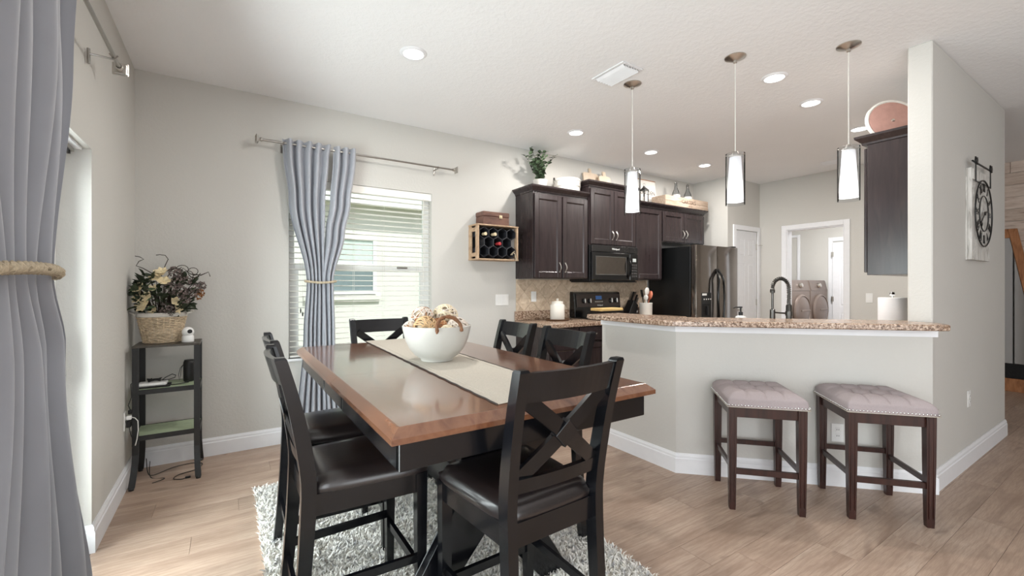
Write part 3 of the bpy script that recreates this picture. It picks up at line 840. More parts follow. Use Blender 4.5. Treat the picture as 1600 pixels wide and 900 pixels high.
# ------------------------------------------------------------------ chairs
def yb(z):   # rear line of the back posts
    if z < 0.60: return -0.20 - 0.045 * ((0.60 - z) / 0.60) ** 1.5
    t = (z - 0.60) / 0.45
    return -0.20 - 0.088 * t ** 1.5
def xb(z):
    return 0.178 + (0.016 * max(0, (z - 0.55) / 0.52))
def make_chair():
    root = thing('dining_chair', 'x', 'chair', (0, 0, 0), 0, 'black cross back dining chairs')
    # seat cushion
    nu, nv = 14, 12; bm = nb()
    top, bot = [], []
    def outline(u, v):
        hwx = 0.185 + 0.035 * v
        y_ = -0.205 + 0.435 * v
        return hwx * u, y_ + 0.008 * (1 - u * u) * (1 if v > 0.5 else 0)
    def sq(t): return math.copysign(abs(t) ** 0.8, t)
    for j in range(nv + 1):
        tv = -1 + 2 * j / nv; rt, rb = [], []
        for i in range(nu + 1):
            tu = -1 + 2 * i / nu
            edge = max(abs(tu), abs(tv))
            rr = 1 - 0.03 * (abs(tu * tv)) ** 4 * 2
            x_, y_ = outline(tu * rr, (tv * rr + 1) / 2)
            dome = 0.016 * (1 - tu * tu) * (1 - tv * tv) - 0.004 * math.exp(-((tu) ** 2 + (tv + 0.1) ** 2) * 3)
            fall = 0.030 * max(0, (edge - 0.80) / 0.2) ** 2
            rt.append(bm.verts.new((x_, y_, 0.625 + dome - fall)))
        top.append(rt)
    for j in range(nv):
        for i in range(nu): bm.faces.new((top[j][i], top[j][i + 1], top[j + 1][i + 1], top[j + 1][i]))
    border = [top[0][i] for i in range(nu + 1)] + [top[j][nu] for j in range(1, nv + 1)] + [top[nv][i] for i in range(nu - 1, -1, -1)] + [top[j][0] for j in range(nv - 1, 0, -1)]
    low = [bm.verts.new((v.co.x * 0.985, v.co.y * 0.985, 0.572)) for v in border]
    n = len(border)
    for k in range(n): bm.faces.new((border[k], border[(k + 1) % n], low[(k + 1) % n], low[k]))
    bm.faces.new(low)
    obj('seat', bm, 'leather', root, 60)
    # seat frame
    b = nb(); zs0, zs1 = 0.500, 0.574
    beam(b, (-0.172, -0.19, (zs0 + zs1) / 2), (-0.192, 0.19, (zs0 + zs1) / 2), 0.022, zs1 - zs0)
    beam(b, (0.172, -0.19, (zs0 + zs1) / 2), (0.192, 0.19, (zs0 + zs1) / 2), 0.022, zs1 - zs0)
    beam(b, (-0.172, -0.195, (zs0 + zs1) / 2), (0.172, -0.195, (zs0 + zs1) / 2), 0.022, zs1 - zs0)
    beam(b, (-0.19, 0.195, (zs0 + zs1) / 2), (0.19, 0.195, (zs0 + zs1) / 2), 0.022, zs1 - zs0)
    obj('seat_frame', b, 'blackpaint', root)
    for s in (-1, 1):
        obj('leg', rects(nb(), [(s * 0.192, 0.192, 0, 0.015, 0.015), (s * 0.192, 0.192, 0.30, 0.019, 0.019), (s * 0.192, 0.192, 0.574, 0.021, 0.021)]), 'blackpaint', root)
        zsec = [0, 0.1, 0.2, 0.3, 0.4, 0.5, 0.575, 0.62, 0.68, 0.74, 0.80, 0.86, 0.92, 0.97, 1.015, 1.044, 1.052]
        obj('back_post', rects(nb(), [(s * xb(z), yb(z), z, 0.0175 if z < 1.05 else 0.014, (0.018 + 0.006 * min(1, z / 0.5) if z < 0.75 else 0.024 - 0.006 * (z - 0.75) / 0.32) - (0.004 if z > 1.05 else 0)) for z in zsec]), 'blackpaint', root)
    # curved rails
    def rail(z0, z1, bow, th):
        b = nb(); rings = []
        for i in range(13):
            u = -1 + 2 * i / 12
            ring = []
            for (zz_, o_) in ((z0, -th), (z1, -th), (z1, th), (z0, th)):
                ring.append((u * (xb(zz_) - 0.006), yb(zz_) - bow * (1 - u * u) + o_, zz_))
            rings.append(ring)
        return loft(b, rings)
    obj('top_rail', rail(0.952, 1.042, 0.026, 0.010), 'blackpaint', root)
    obj('lower_rail', rail(0.668, 0.712, 0.014, 0.010), 'blackpaint', root)
    zA, zB = 0.706, 0.958
    for s in (-1, 1):
        b = nb(); rings = []
        for i in range(9):
            t = i / 8; z = zA + (zB - zA) * t; u = s * (-1 + 2 * t)
            xx = u * (xb(z) - 0.028); yy = yb(z) - 0.016 * (1 - u * u) + (0.004 if s > 0 else -0.003)
            dx_, dz_ = 0.018, 0.018
            nx, nz = -s * 0.65, 0.76   # normal of the slat in the back plane
            ring = []
            for a_, o_ in ((-1, -0.008), (1, -0.008), (1, 0.008), (-1, 0.008)):
                ring.append((xx + nx * a_ * 0.024, yy + o_, z + nz * a_ * 0.024))
            rings.append(ring)
        obj('cross_slat', loft(b, rings), 'blackpaint', root)
    zc = (zA + zB) / 2
    b = nb(); q = 0.046
    yc = yb(zc) - 0.016
    prism(b, [(-q, zc), (0, zc - q), (q, zc), (0, zc + q)], yc - 0.016, yc + 0.016, 'y', 0.002)
    for v in b.verts: v.co.y += yb(v.co.z) - yb(zc)
    obj('center_block', b, 'blackpaint', root)
    for s in (-1, 1):
        obj('side_stretcher', beam(nb(), (s * xb(0.245), yb(0.245), 0.245), (s * 0.192, 0.192, 0.245), 0.016, 0.030), 'blackpaint', root)
    obj('front_stretcher', beam(nb(), (-0.192, 0.192, 0.20), (0.192, 0.192, 0.20), 0.018, 0.032), 'blackpaint', root)
    obj('rear_stretcher', beam(nb(), (-xb(0.19), yb(0.19), 0.19), (xb(0.19), yb(0.19), 0.19), 0.016, 0.030), 'blackpaint', root)
    return root
ch = make_chair()
seats = [('black cross back chair in the foreground at the near end of the table', (0.866, 1.300), 2.0),
         ('nearer of the two black chairs along the left side of the table', (0.428, 1.799), -90),
         ('farther of the two black chairs along the left side, nearest the corner shelf', (0.452, 2.33), -90),
         ('black cross back chair at the far end of the table in front of the window', (0.930, 2.94), 180),
         ('farther of the two black chairs along the right side, nearest the window wall', (1.322, 2.43), 88),
         ('nearer of the two black chairs along the right side, in front of the kitchen cabinets', (1.280, 1.865), 88)]
for i, (lb, p, a) in enumerate(seats):
    o = ch if i == 0 else copy_tree(ch)
    o.location = (p[0], p[1], RZ); o.rotation_euler = (0, 0, math.radians(a)); o['label'] = lb

# ------------------------------------------------------------------ shag rug
rg = thing('rug', 'pale grey and cream shag rug under the dining table', 'rug', (0.86, 1.99, 0))
RHX, RHY = 0.72, 1.21
obj('backing', box(nb(), -RHX, RHX, -RHY, RHY, 0.0, 0.009, 0.003), 'rugback', rg)
rs = np.random.RandomState(3)
NT_ = 62000
px = rs.uniform(-RHX - 0.004, RHX + 0.004, NT_); py = rs.uniform(-RHY - 0.004, RHY + 0.004, NT_)
ang = rs.uniform(0, 2 * PI, NT_); ln = rs.uniform(0.016, 0.030, NT_); wd = rs.uniform(0.0022, 0.004, NT_)
lean = rs.uniform(0.3, 1.3, NT_); wa = rs.uniform(0, 2 * PI, NT_)
V = np.zeros((NT_, 5, 3)); 
cx_, sx_ = np.cos(ang), np.sin(ang)
wx_, wy_ = np.cos(wa) * wd, np.sin(wa) * wd
z0 = 0.008
for k, (f, hgt, wf) in enumerate(((0, 0, 1), (0, 0, -1), (0.45, 0.62, 1.1), (0.45, 0.62, -1.1), (1.0, 0.85, 0))):
    V[:, k, 0] = px + cx_ * ln * lean * f + wx_ * wf
    V[:, k, 1] = py + sx_ * ln * lean * f + wy_ * wf
    V[:, k, 2] = z0 + ln * hgt
faces = []
base_i = np.arange(NT_) * 5
q = np.stack([base_i, base_i + 1, base_i + 3, base_i + 2], 1); t3 = np.stack([base_i + 2, base_i + 3, base_i + 4], 1)
me = bpy.data.meshes.new('pile')
me.vertices.add(NT_ * 5); me.vertices.foreach_set('co', V.reshape(-1))
loops = np.concatenate([q.reshape(-1), t3.reshape(-1)])
me.loops.add(len(loops)); me.loops.foreach_set('vertex_index', loops)
starts = np.concatenate([np.arange(NT_) * 4, NT_ * 4 + np.arange(NT_) * 3]); tot = np.concatenate([np.full(NT_, 4), np.full(NT_, 3)])
me.polygons.add(2 * NT_); me.polygons.foreach_set('loop_start', starts); me.polygons.foreach_set('loop_total', tot)
me.update(calc_edges=True); me.validate()
me.materials.append(M['rug'])
tag(obj('pile', me, 'rug', rg), kind='stuff')


# ------------------------------------------------------------------ kitchen cabinets on the far wall
FY = YA - 0.33          # carcass front of the upper cabinets
def arch_handle(L=0.10):
    b = nb(); n = 10
    tube(b, [(0, -0.028 * math.sin(PI * i / n) - 0.001, -L / 2 + L * i / n) for i in range(n + 1)], lambda i: 0.0055 - 0.001 * abs(i - 5) / 5, 8)
    for s in (-1, 1): lathe(b, [(0.008, -0.003), (0.008, 0.003), (0, 0.003)], 8, (0, -0.003, s * L / 2))
    return b
def door_panel(w_, h_, t=0.020, st=0.055):
    """framed door, back face at y=0, front at y=-t, origin at lower left"""
    b = nb()
    box(b, 0, st, -t, 0, 0, h_, 0.0025); box(b, w_ - st, w_, -t, 0, 0, h_, 0.0025)
    box(b, st, w_ - st, -t, 0, 0, st, 0.0025); box(b, st, w_ - st, -t, 0, h_ - st, h_, 0.0025)
    i = 0.011
    # moulding: a sloped ring and the recessed panel
    loft(b, [[(st, -t + 0.001, st), (w_ - st, -t + 0.001, st), (w_ - st, -t + 0.001, h_ - st), (st, -t + 0.001, h_ - st)],
             [(st + i, -t + 0.010, st + i), (w_ - st - i, -t + 0.010, st + i), (w_ - st - i, -t + 0.010, h_ - st - i), (st + i, -t + 0.010, h_ - st - i)]], cap=False)
    box(b, st + i - 0.001, w_ - st - i + 0.001, -t + 0.010, -0.001, st + i - 0.001, h_ - st - i + 0.001)
    return b
def crown(b, x0, x1, yf, z, left=True, right=True, yback=0.0, s=1.0):
    """cornice around a cabinet top; local y: front yf (negative), back 0"""
    rings = []
    for o, zz_ in ((0.0, 0.0), (0.006, 0.002), (0.008, 0.016), (0.022, 0.030), (0.042, 0.050), (0.044, 0.066), (0.0, 0.068)):
        o *= s
        xl = x0 - (o if left else 0); xr = x1 + (o if right else 0)
        rings.append([(xl, yf - o, z + zz_ * s), (xr, yf - o, z + zz_ * s), (xr, yback, z + zz_ * s), (xl, yback, z + zz_ * s)])
    loft(b, rings)
    return b
def upper_cabinet(label, x0, x1, z0, z1, doors, handle_z=0.09, depth=0.33, crown_lr=(True, True), crowned=True, handles=True):
    root = thing('wall_cabinet', label, 'cabinet', (x0, YA - 0.001, z0), 0, 'dark wall cabinets')
    w_, h_ = x1 - x0, z1 - z0
    obj('body', box(nb(), 0, w_, -depth, 0, 0, h_, 0.0015), 'espresso', root)
    n = len(doors); 
    for (a, c, hs_) in doors:
        d = obj('door', door_panel(c - a, h_ - 0.03), 'espresso', root, None, (a, -depth - 0.0005, 0.012))
        if hs_ is not None and handles:
            hx = (c - a) - 0.03 if hs_ == 'R' else 0.03
            obj('handle', arch_handle(), 'nickel', d, 40, (hx, -0.020, handle_z + 0.02))
    if crowned: obj('crown', crown(nb(), 0, w_, -depth - 0.002, h_, *crown_lr), 'espresso', root)
    return root
C1 = upper_cabinet('two door dark wall cabinet, leftmost of the row beside the wine rack', 2.675, 3.440, 1.375, 2.290, [(0.012, 0.372, 'R'), (0.392, 0.752, 'L')], crown_lr=(True, False))
C2 = upper_cabinet('tall raised two door dark cabinet above the microwave', 3.4445, 4.2155, 1.768, 2.435, [(0.014, 0.383, 'R'), (0.388, 0.757, 'L')], depth=0.35, crown_lr=(True, True))
C3 = upper_cabinet('single door dark wall cabinet between the microwave and the refrigerator', 4.222, 4.728, 1.375, 2.290, [(0.012, 0.494, None)], crown_lr=(False, False))
C4 = upper_cabinet('short two door dark cabinet above the black refrigerator', 4.730, 5.645, 1.87, 2.290, [(0.014, 0.452, 'R'), (0.462, 0.90, 'L')], crown_lr=(False, True))

# cabinet on the right wall, seen from its end
rc = thing('wall_cabinet', 'dark wall cabinet on the right beside the column, its plain end panel facing the room', 'cabinet', (3.985, CY1 + 0.001, 1.377), 0, 'dark wall cabinets')
obj('body', box(nb(), 0.004, 0.90, 0, 0.31, 0, 0.965, 0.002), 'espresso', rc)
obj('end_panel', box(nb(), -0.004, 0.004, 0.0, 0.305, 0.0, 0.965, 0.0015), 'espresso', rc)
d = nb(); box(d, 0.012, 0.44, 0.312, 0.332, 0.02, 0.945, 0.003); obj('door', d, 'espresso', rc)
d = nb(); box(d, 0.456, 0.89, 0.312, 0.332, 0.02, 0.945, 0.003); obj('door', d, 'espresso', rc)
b = nb()
rings = []
for o, zz_ in ((0.0, 0.0), (0.006, 0.002), (0.008, 0.016), (0.022, 0.030), (0.042, 0.050), (0.044, 0.066), (0.0, 0.068)):
    rings.append([(-0.004 - o, 0.0, 0.965 + zz_), (0.90 + o, 0.0, 0.965 + zz_), (0.90 + o, 0.332 + o, 0.965 + zz_), (-0.004 - o, 0.332 + o, 0.965 + zz_)])
rings.append([(0.03, 0.0, 1.033), (0.866, 0.0, 1.033), (0.866, 0.30, 1.033), (0.03, 0.30, 1.033)]); rings.append([(0.03, 0.0, 0.967), (0.866, 0.0, 0.967), (0.866, 0.30, 0.967), (0.03, 0.30, 0.967)])
obj('crown', loft(b, rings), 'espresso', rc)

# base cabinets
def base_cabinet(label, x0, x1, units):
    root = thing('base_cabinet', label, 'cabinet', (x0, YA - 0.001, 0), 0, 'dark base cabinets')
    w_ = x1 - x0
    b = nb(); box(b, 0, w_, -0.60, 0, 0.10, 0.872, 0.002); box(b, 0, w_, -0.53, 0, 0, 0.10)
    obj('body', b, 'espresso', root)
    for a, c in units:
        dr_ = nb(); box(dr_, a, c, -0.621, -0.601, 0.72, 0.86, 0.003); box(dr_, a + 0.03, c - 0.03, -0.624, -0.62, 0.745, 0.835, 0.002)
        dw = obj('drawer', dr_, 'espresso', root)
        hb = arch_handle(); bmesh.ops.transform(hb, matrix=Matrix.Translation(((a + c) / 2, -0.624, 0.79)) @ Matrix.Rotation(PI / 2, 4, 'Y'), verts=hb.verts)
        obj('handle', hb, 'nickel', dw, 40)
        d = obj('door', door_panel(c - a, 0.58), 'espresso', root, None, (a, -0.601, 0.115))
        obj('handle', arch_handle(), 'nickel', d, 40, (c - a - 0.03, -0.020, 0.50))
    return root
base_cabinet('dark base cabinet under the granite counter, left of the range', 2.680, 3.440, [(0.012, 0.372), (0.388, 0.748)])
base_cabinet('dark base cabinet under the granite counter, between the range and the refrigerator', 4.230, 4.820, [(0.012, 0.578)])
def worktop(label, x0, x1, splash=True):
    root = thing('worktop', label, 'countertop', (x0, YA - 0.001, 0.873), 0)
    obj('slab', box(nb(), 0, x1 - x0, -0.635, 0, 0, 0.041, 0.006, seg=2), 'granite', root)
    if splash: obj('upstand', box(nb(), 0, x1 - x0, -0.02, 0, 0.0415, 0.142, 0.003), 'granite', root)
    return root
worktop('brown speckled granite counter left of the range with upstand along the wall', 2.660, 3.444)
worktop('brown speckled granite counter between the range and the refrigerator', 4.226, 4.832)

# tiled backsplash, diamond laid
bs = thing('backsplash', 'beige travertine tile backsplash on the wall under the dark cabinets', 'backsplash', (2.680, YA, 1.0155))
BW, BH = 4.84 - 2.68, 0.355
obj('grout', box(nb(), 0, BW, -0.005, -0.0005, 0, BH), 'grout', bs)
S_ = 0.152
def clip_poly(poly, x0, x1, z0, z1):
    for ax_, lim, sg in ((0, x0, 1), (0, x1, -1), (1, z0, 1), (1, z1, -1)):
        out = []
        for i in range(len(poly)):
            p, q_ = poly[i], poly[(i + 1) % len(poly)]
            ip, iq = (p[ax_] - lim) * sg >= 0, (q_[ax_] - lim) * sg >= 0
            if ip: out.append(p)
            if ip != iq:
                t = (lim - p[ax_]) / (q_[ax_] - p[ax_]); out.append((p[0] + (q_[0] - p[0]) * t, p[1] + (q_[1] - p[1]) * t))
        poly = out
        if len(poly) < 3: return None
    return poly
hd = S_ / math.sqrt(2); k_ = hd - 0.002
for i in range(-1, 24):
    for j in range(-1, 6):
        cx = i * hd; cz = j * hd
        if (i + j) % 2: continue
        p = clip_poly([(cx - k_, cz), (cx, cz - k_), (cx + k_, cz), (cx, cz + k_)], 0, BW, 0, BH)
        if not p: continue
        xs = [a for a, _ in p]; zs = [a for _, a in p]
        if (max(xs) - min(xs)) * (max(zs) - min(zs)) < 0.0006: continue
        obj('tile', prism(nb(), p, -0.0095 - random.uniform(0, 0.0008), -0.004, 'y'), 'tile', bs)

# ------------------------------------------------------------------ range
rgx0, rgx1 = 3.449, 4.221
ra = thing('range', 'black electric range with control backguard between the granite counters', 'range', ((rgx0 + rgx1) / 2, YA - 0.001, 0))
hw_ = (rgx1 - rgx0) / 2
obj('body', box(nb(), -hw_, hw_, -0.64, -0.03, 0.02, 0.905, 0.004), 'blackgloss', ra)
obj('cooktop', box(nb(), -hw_ - 0.0, hw_, -0.66, -0.03, 0.906, 0.922, 0.004), 'blackgloss', ra)
for bx_, by_, br in ((-0.19, -0.48, 0.10), (0.19, -0.48, 0.085), (-0.19, -0.22, 0.085), (0.19, -0.22, 0.10)):
    b = nb(); tube(b, [(bx_ + br * math.cos(2 * PI * i / 32), by_ + br * math.sin(2 * PI * i / 32), 0.9222) for i in range(32)], 0.0012, 4, True); obj('burner_ring', b, 'rodmetal', ra)
b = nb(); prism(b, [(-0.115, 0.923), (-0.085, 1.215), (-0.05, 1.225), (-0.012, 1.225), (-0.012, 0.923)], -hw_, hw_, 'x', 0.004)
bg = obj('backguard', b, 'blackgloss', ra)
slope = math.atan2(0.030, 0.292)
Mf = Matrix.Translation((0, -0.1005, 1.10)) @ Matrix.Rotation(-slope, 4, 'X')
b = nb(); box(b, -hw_ + 0.03, hw_ - 0.02, -0.004, 0.0, -0.06, 0.10, 0.001, Mf); obj('control_panel', b, simple('brown_black_control_panel', (62, 54, 51), 0.25, 0.3), bg)
for kx in (-0.245, -0.155, 0.205, 0.295):
    b = nb(); lathe(b, [(0.028, 0.0), (0.028, 0.014), (0.022, 0.022), (0, 0.022)], 18, mat=Mf @ Matrix.Translation((kx, -0.004, 0.015)) @ Matrix.Rotation(PI / 2, 4, 'X'))
    kn = obj('knob', b, 'darkplastic', bg, 40)
    b = nb(); box(b, kx - 0.007, kx + 0.007, -0.040, -0.020, -0.012, 0.042, 0.003, Mf); tag(obj('grip', b, 'nickel', bg), 'silver knob grip')
b = nb(); box(b, -0.045, 0.055, -0.007, -0.003, 0.030, 0.075, 0.001, Mf); tag(obj('display', b, 'bluelcd', bg), 'blue clock display')
b = nb(); 
for q_ in range(5): box(b, -0.06 + q_ * 0.028, -0.04 + q_ * 0.028, -0.0065, -0.003, -0.004, 0.010, 0.001, Mf)
obj('button', b, 'rodmetal', bg)
b = text_bm('Whirlpool', 0.022, 0.0006, Mf @ Matrix.Translation((0.02, -0.0055, -0.042)) @ ON_FRONT); obj('lettering', b, 'white', bg)
obj('oven_door', box(nb(), -hw_ + 0.005, hw_ - 0.005, -0.672, -0.642, 0.20, 0.86, 0.005), 'blackgloss', ra)
b = nb(); tube(b, [(-0.30, -0.672, 0.80), (-0.30, -0.71, 0.80), (0.30, -0.71, 0.80), (0.30, -0.672, 0.80)], 0.010, 8); obj('oven_handle', b, 'blackgloss', ra, 40)
obj('storage_drawer', box(nb(), -hw_ + 0.005, hw_ - 0.005, -0.668, -0.642, 0.04, 0.19, 0.004), 'blackgloss', ra)
cb = thing('cutting_board', 'yellow wooden board lying on a black pan on the range', 'cutting board', (3.63, 3.61, 1.0155), 0.0)
rp = thing('roasting_pan', 'low black rectangular pan on the range under the yellow board', 'pan', (3.63, 3.61, 0.9238))
b = nb(); loft(b, [[(-x_, -y_, z), (x_, -y_, z), (x_, y_, z), (-x_, y_, z)] for x_, y_, z in ((0.14, 0.095, 0.0), (0.155, 0.11, 0.085), (0.165, 0.12, 0.088), (0.165, 0.12, 0.091), (0.150, 0.105, 0.091), (0.136, 0.091, 0.004))]); obj('body', b, 'darkplastic', rp)
for s_x in (-1, 1):
    b = nb(); tube(b, [(s_x * 0.164, -0.04, 0.086), (s_x * 0.188, -0.035, 0.088), (s_x * 0.188, 0.035, 0.088), (s_x * 0.164, 0.04, 0.086)], 0.004, 6); obj('handle', b, 'darkplastic', rp)
obj('board', box(nb(), -0.17, 0.17, -0.09, 0.09, 0.0, 0.030, 0.004), 'butcher', cb)

# ------------------------------------------------------------------ microwave
mw = thing('microwave', 'black over the range microwave under the raised dark cabinet', 'microwave', ((3.4505 + 4.2095) / 2, YA - 0.001, 1.352))
h_ = 0.412; hw_ = 0.3795
obj('body', box(nb(), -hw_, hw_, -0.36, 0, 0, h_, 0.003), 'darkplastic', mw)
obj('vent_panel', box(nb(), -hw_, hw_, -0.395, -0.361, h_ - 0.075, h_, 0.004), simple('charcoal_gloss', (46, 45, 45), 0.2, 0.4), mw)
b = text_bm('Whirlpool', 0.030, 0.0006, Matrix.Translation((0.0, -0.3958, h_ - 0.036)) @ ON_FRONT); obj('lettering', b, 'white', mw)
dm = obj('door', box(nb(), -hw_, 0.235, -0.400, -0.361, 0.012, h_ - 0.080, 0.004), 'blackgloss', mw)
b = nb()
for a in ((-0.33, 0.175, 0.07, 0.08), (-0.33, 0.175, 0.278, 0.288), (-0.33, -0.32, 0.08, 0.278), (0.165, 0.175, 0.08, 0.278)): box(b, a[0], a[1], -0.404, -0.4005, a[2], a[3], 0.001)
obj('window_trim', b, simple('charcoal_trim', (70, 68, 66), 0.3), dm)
obj('window', box(nb(), -0.32, 0.165, -0.402, -0.4002, 0.08, 0.278), simple('dark_mirror_window', (110, 104, 98), 0.08, 0.9), dm)
b = nb(); n = 12
tube(b, [(0.205, -0.400 - 0.045 * math.sin(PI * i / n), 0.035 + 0.27 * i / n) for i in range(n + 1)], 0.011, 8); obj('handle', b, 'blackgloss', dm, 40)
cp = obj('control_panel', box(nb(), 0.239, hw_, -0.398, -0.361, 0.012, h_ - 0.080, 0.004), 'blackgloss', mw)
obj('display', box(nb(), 0.285, 0.345, -0.4005, -0.3975, 0.235, 0.275, 0.001), 'bluelcd', cp).data.materials.clear(); bpy.data.objects[cp.children[0].name].data.materials.append(simple('pale_display', (190, 196, 196), 0.3))
b = nb()
for rr_ in range(5):
    for cc in range(3): box(b, 0.270 + cc * 0.032, 0.294 + cc * 0.032, -0.4000, -0.3975, 0.05 + rr_ * 0.034, 0.072 + rr_ * 0.034, 0.001)
obj('button', b, simple('grey_buttons', (64, 62, 62), 0.4), cp)
obj('underside_vent', box(nb(), -hw_ + 0.01, hw_ - 0.01, -0.39, -0.02, -0.012, -0.0005, 0.002), 'darkplastic', mw)

# ------------------------------------------------------------------ refrigerator
fx0, fx1, fyf = 4.850, 5.768, 3.300
fw = (fx1 - fx0) / 2
fg = thing('refrigerator', 'black side by side refrigerator with curved handles and an ice dispenser', 'refrigerator', ((fx0 + fx1) / 2, YA - 0.03, 0.012))
yf = fyf - (YA - 0.03)
obj('body', box(nb(), -fw, fw, yf + 0.085, 0, 0, 1.785, 0.004), 'fridgeside', fg)
split = -fw + (1126 - 1088) / (1153 - 1088) * 0 + 0.44
fd = obj('door', box(nb(), -fw, -fw + 0.437, yf, yf + 0.075, 0.06, 1.80, 0.012, seg=2), 'blackstainless', fg, 30)
rd_ = obj('door', box(nb(), -fw + 0.443, fw, yf, yf + 0.075, 0.06, 1.80, 0.012, seg=2), 'blackstainless', fg, 30)
for (d_, xx, s) in ((fd, -fw + 0.405, -1), (rd_, -fw + 0.475, 1)):
    b = nb(); n = 18; pts = []
    for i in range(n + 1):
        t = i / n; z = 0.72 + 0.78 * t
        a_ = math.sin(PI * t)
        pts.append((xx + s * 0.045 * a_ - s * 0.012, yf - 0.062 * min(1, a_ * 2.2) + 0.004, z))
    tube(b, pts, lambda i: 0.015 - 0.004 * abs(i / n - 0.5), 10)
    obj('handle', b, 'blackgloss', d_, 50)
    b = nb()
    tube(b, [(p[0] + s * 0.0, p[1] - 0.015, p[2]) for p in pts[2:-2]], 0.004, 6)
    tag(obj('handle_trim', b, 'rodmetal', d_, 50), 'bright line along the handle')  # thin metal tube along the front of the handle
dc = -fw + 0.205
b = nb(); box(b, dc - 0.10, dc + 0.10, yf - 0.004, yf + 0.001, 0.86, 1.20, 0.002); dp = obj('ice_dispenser', b, 'darkplastic', fd)
b = nb(); box(b, dc - 0.085, dc + 0.085, yf - 0.0065, yf - 0.0035, 0.88, 1.06, 0.002); obj('dispenser_recess', b, simple('recess_black', (6, 6, 6), 0.6), fd)
b = nb(); box(b, dc - 0.09, dc + 0.0, yf - 0.008, yf - 0.003, 1.165, 1.19, 0.001); tag(obj('display', b, 'white', fd), 'pale dispenser display')
b = nb()
for q_ in range(4): box(b, dc - 0.06 + q_ * 0.045, dc - 0.042 + q_ * 0.045, yf - 0.007, yf - 0.003, 1.11, 1.125, 0.001)
obj('dispenser_button', b, 'white', fd)
b = nb(); box(b, dc - 0.012, dc + 0.012, yf - 0.03, yf - 0.006, 0.92, 1.03, 0.003); obj('dispenser_lever', b, 'darkplastic', fd)
obj('toe_grille', box(nb(), -fw + 0.01, fw - 0.01, yf + 0.05, yf + 0.084, 0.0, 0.055, 0.002), 'darkplastic', fg)
b = nb()
for s in (-1, 1): box(b, s * (fw - 0.06) - 0.03, s * (fw - 0.06) + 0.03, yf + 0.01, yf + 0.12, 1.8, 1.815, 0.003)
obj('hinge_cover', b, 'darkplastic', fg)

# ------------------------------------------------------------------ bar top, trim, stools
bt = thing('bar_counter', 'angled brown granite bar top on the half wall above the two stools', 'countertop', (3.05, 1.5, 1.031))
O_ = (3.05, 1.5)
OV = 0.200
bp = [(KX - OV + 0.01, 2.635), (KX - OV, 2.60), (KX - OV, KS - OV * 1.414 - KX + OV + 0.03), (KX - OV + 0.03, KS - OV * 1.414 - KX + OV - 0.018), (3.500, KS - OV * 1.414 - 3.500), (3.535, 0.753), (3.60, 0.788), (3.66, 0.822), (3.686, 0.862), (3.686, 0.991), (3.80, 0.991), (2.787, 2.009), (2.787, 2.635)]
b = nb(); prism(b, [(x_ - O_[0], y_ - O_[1]) for x_, y_ in bp], 0, 0.037, 'z', 0.006)
obj('slab', b, 'granite', bt)
b = nb()
off = 0.018
tb = [(KX - off, KYE - 0.002), (KX - off, KS - off * 1.414 - KX + off), (CX - 0.001, KS - off * 1.414 - CX), (CX - 0.001, KS - CX), (KX, KS - KX), (KX, KYE - 0.002)]
struct('trim_2', prism(nb(), tb, 0.978, 1.0295), 'trim')

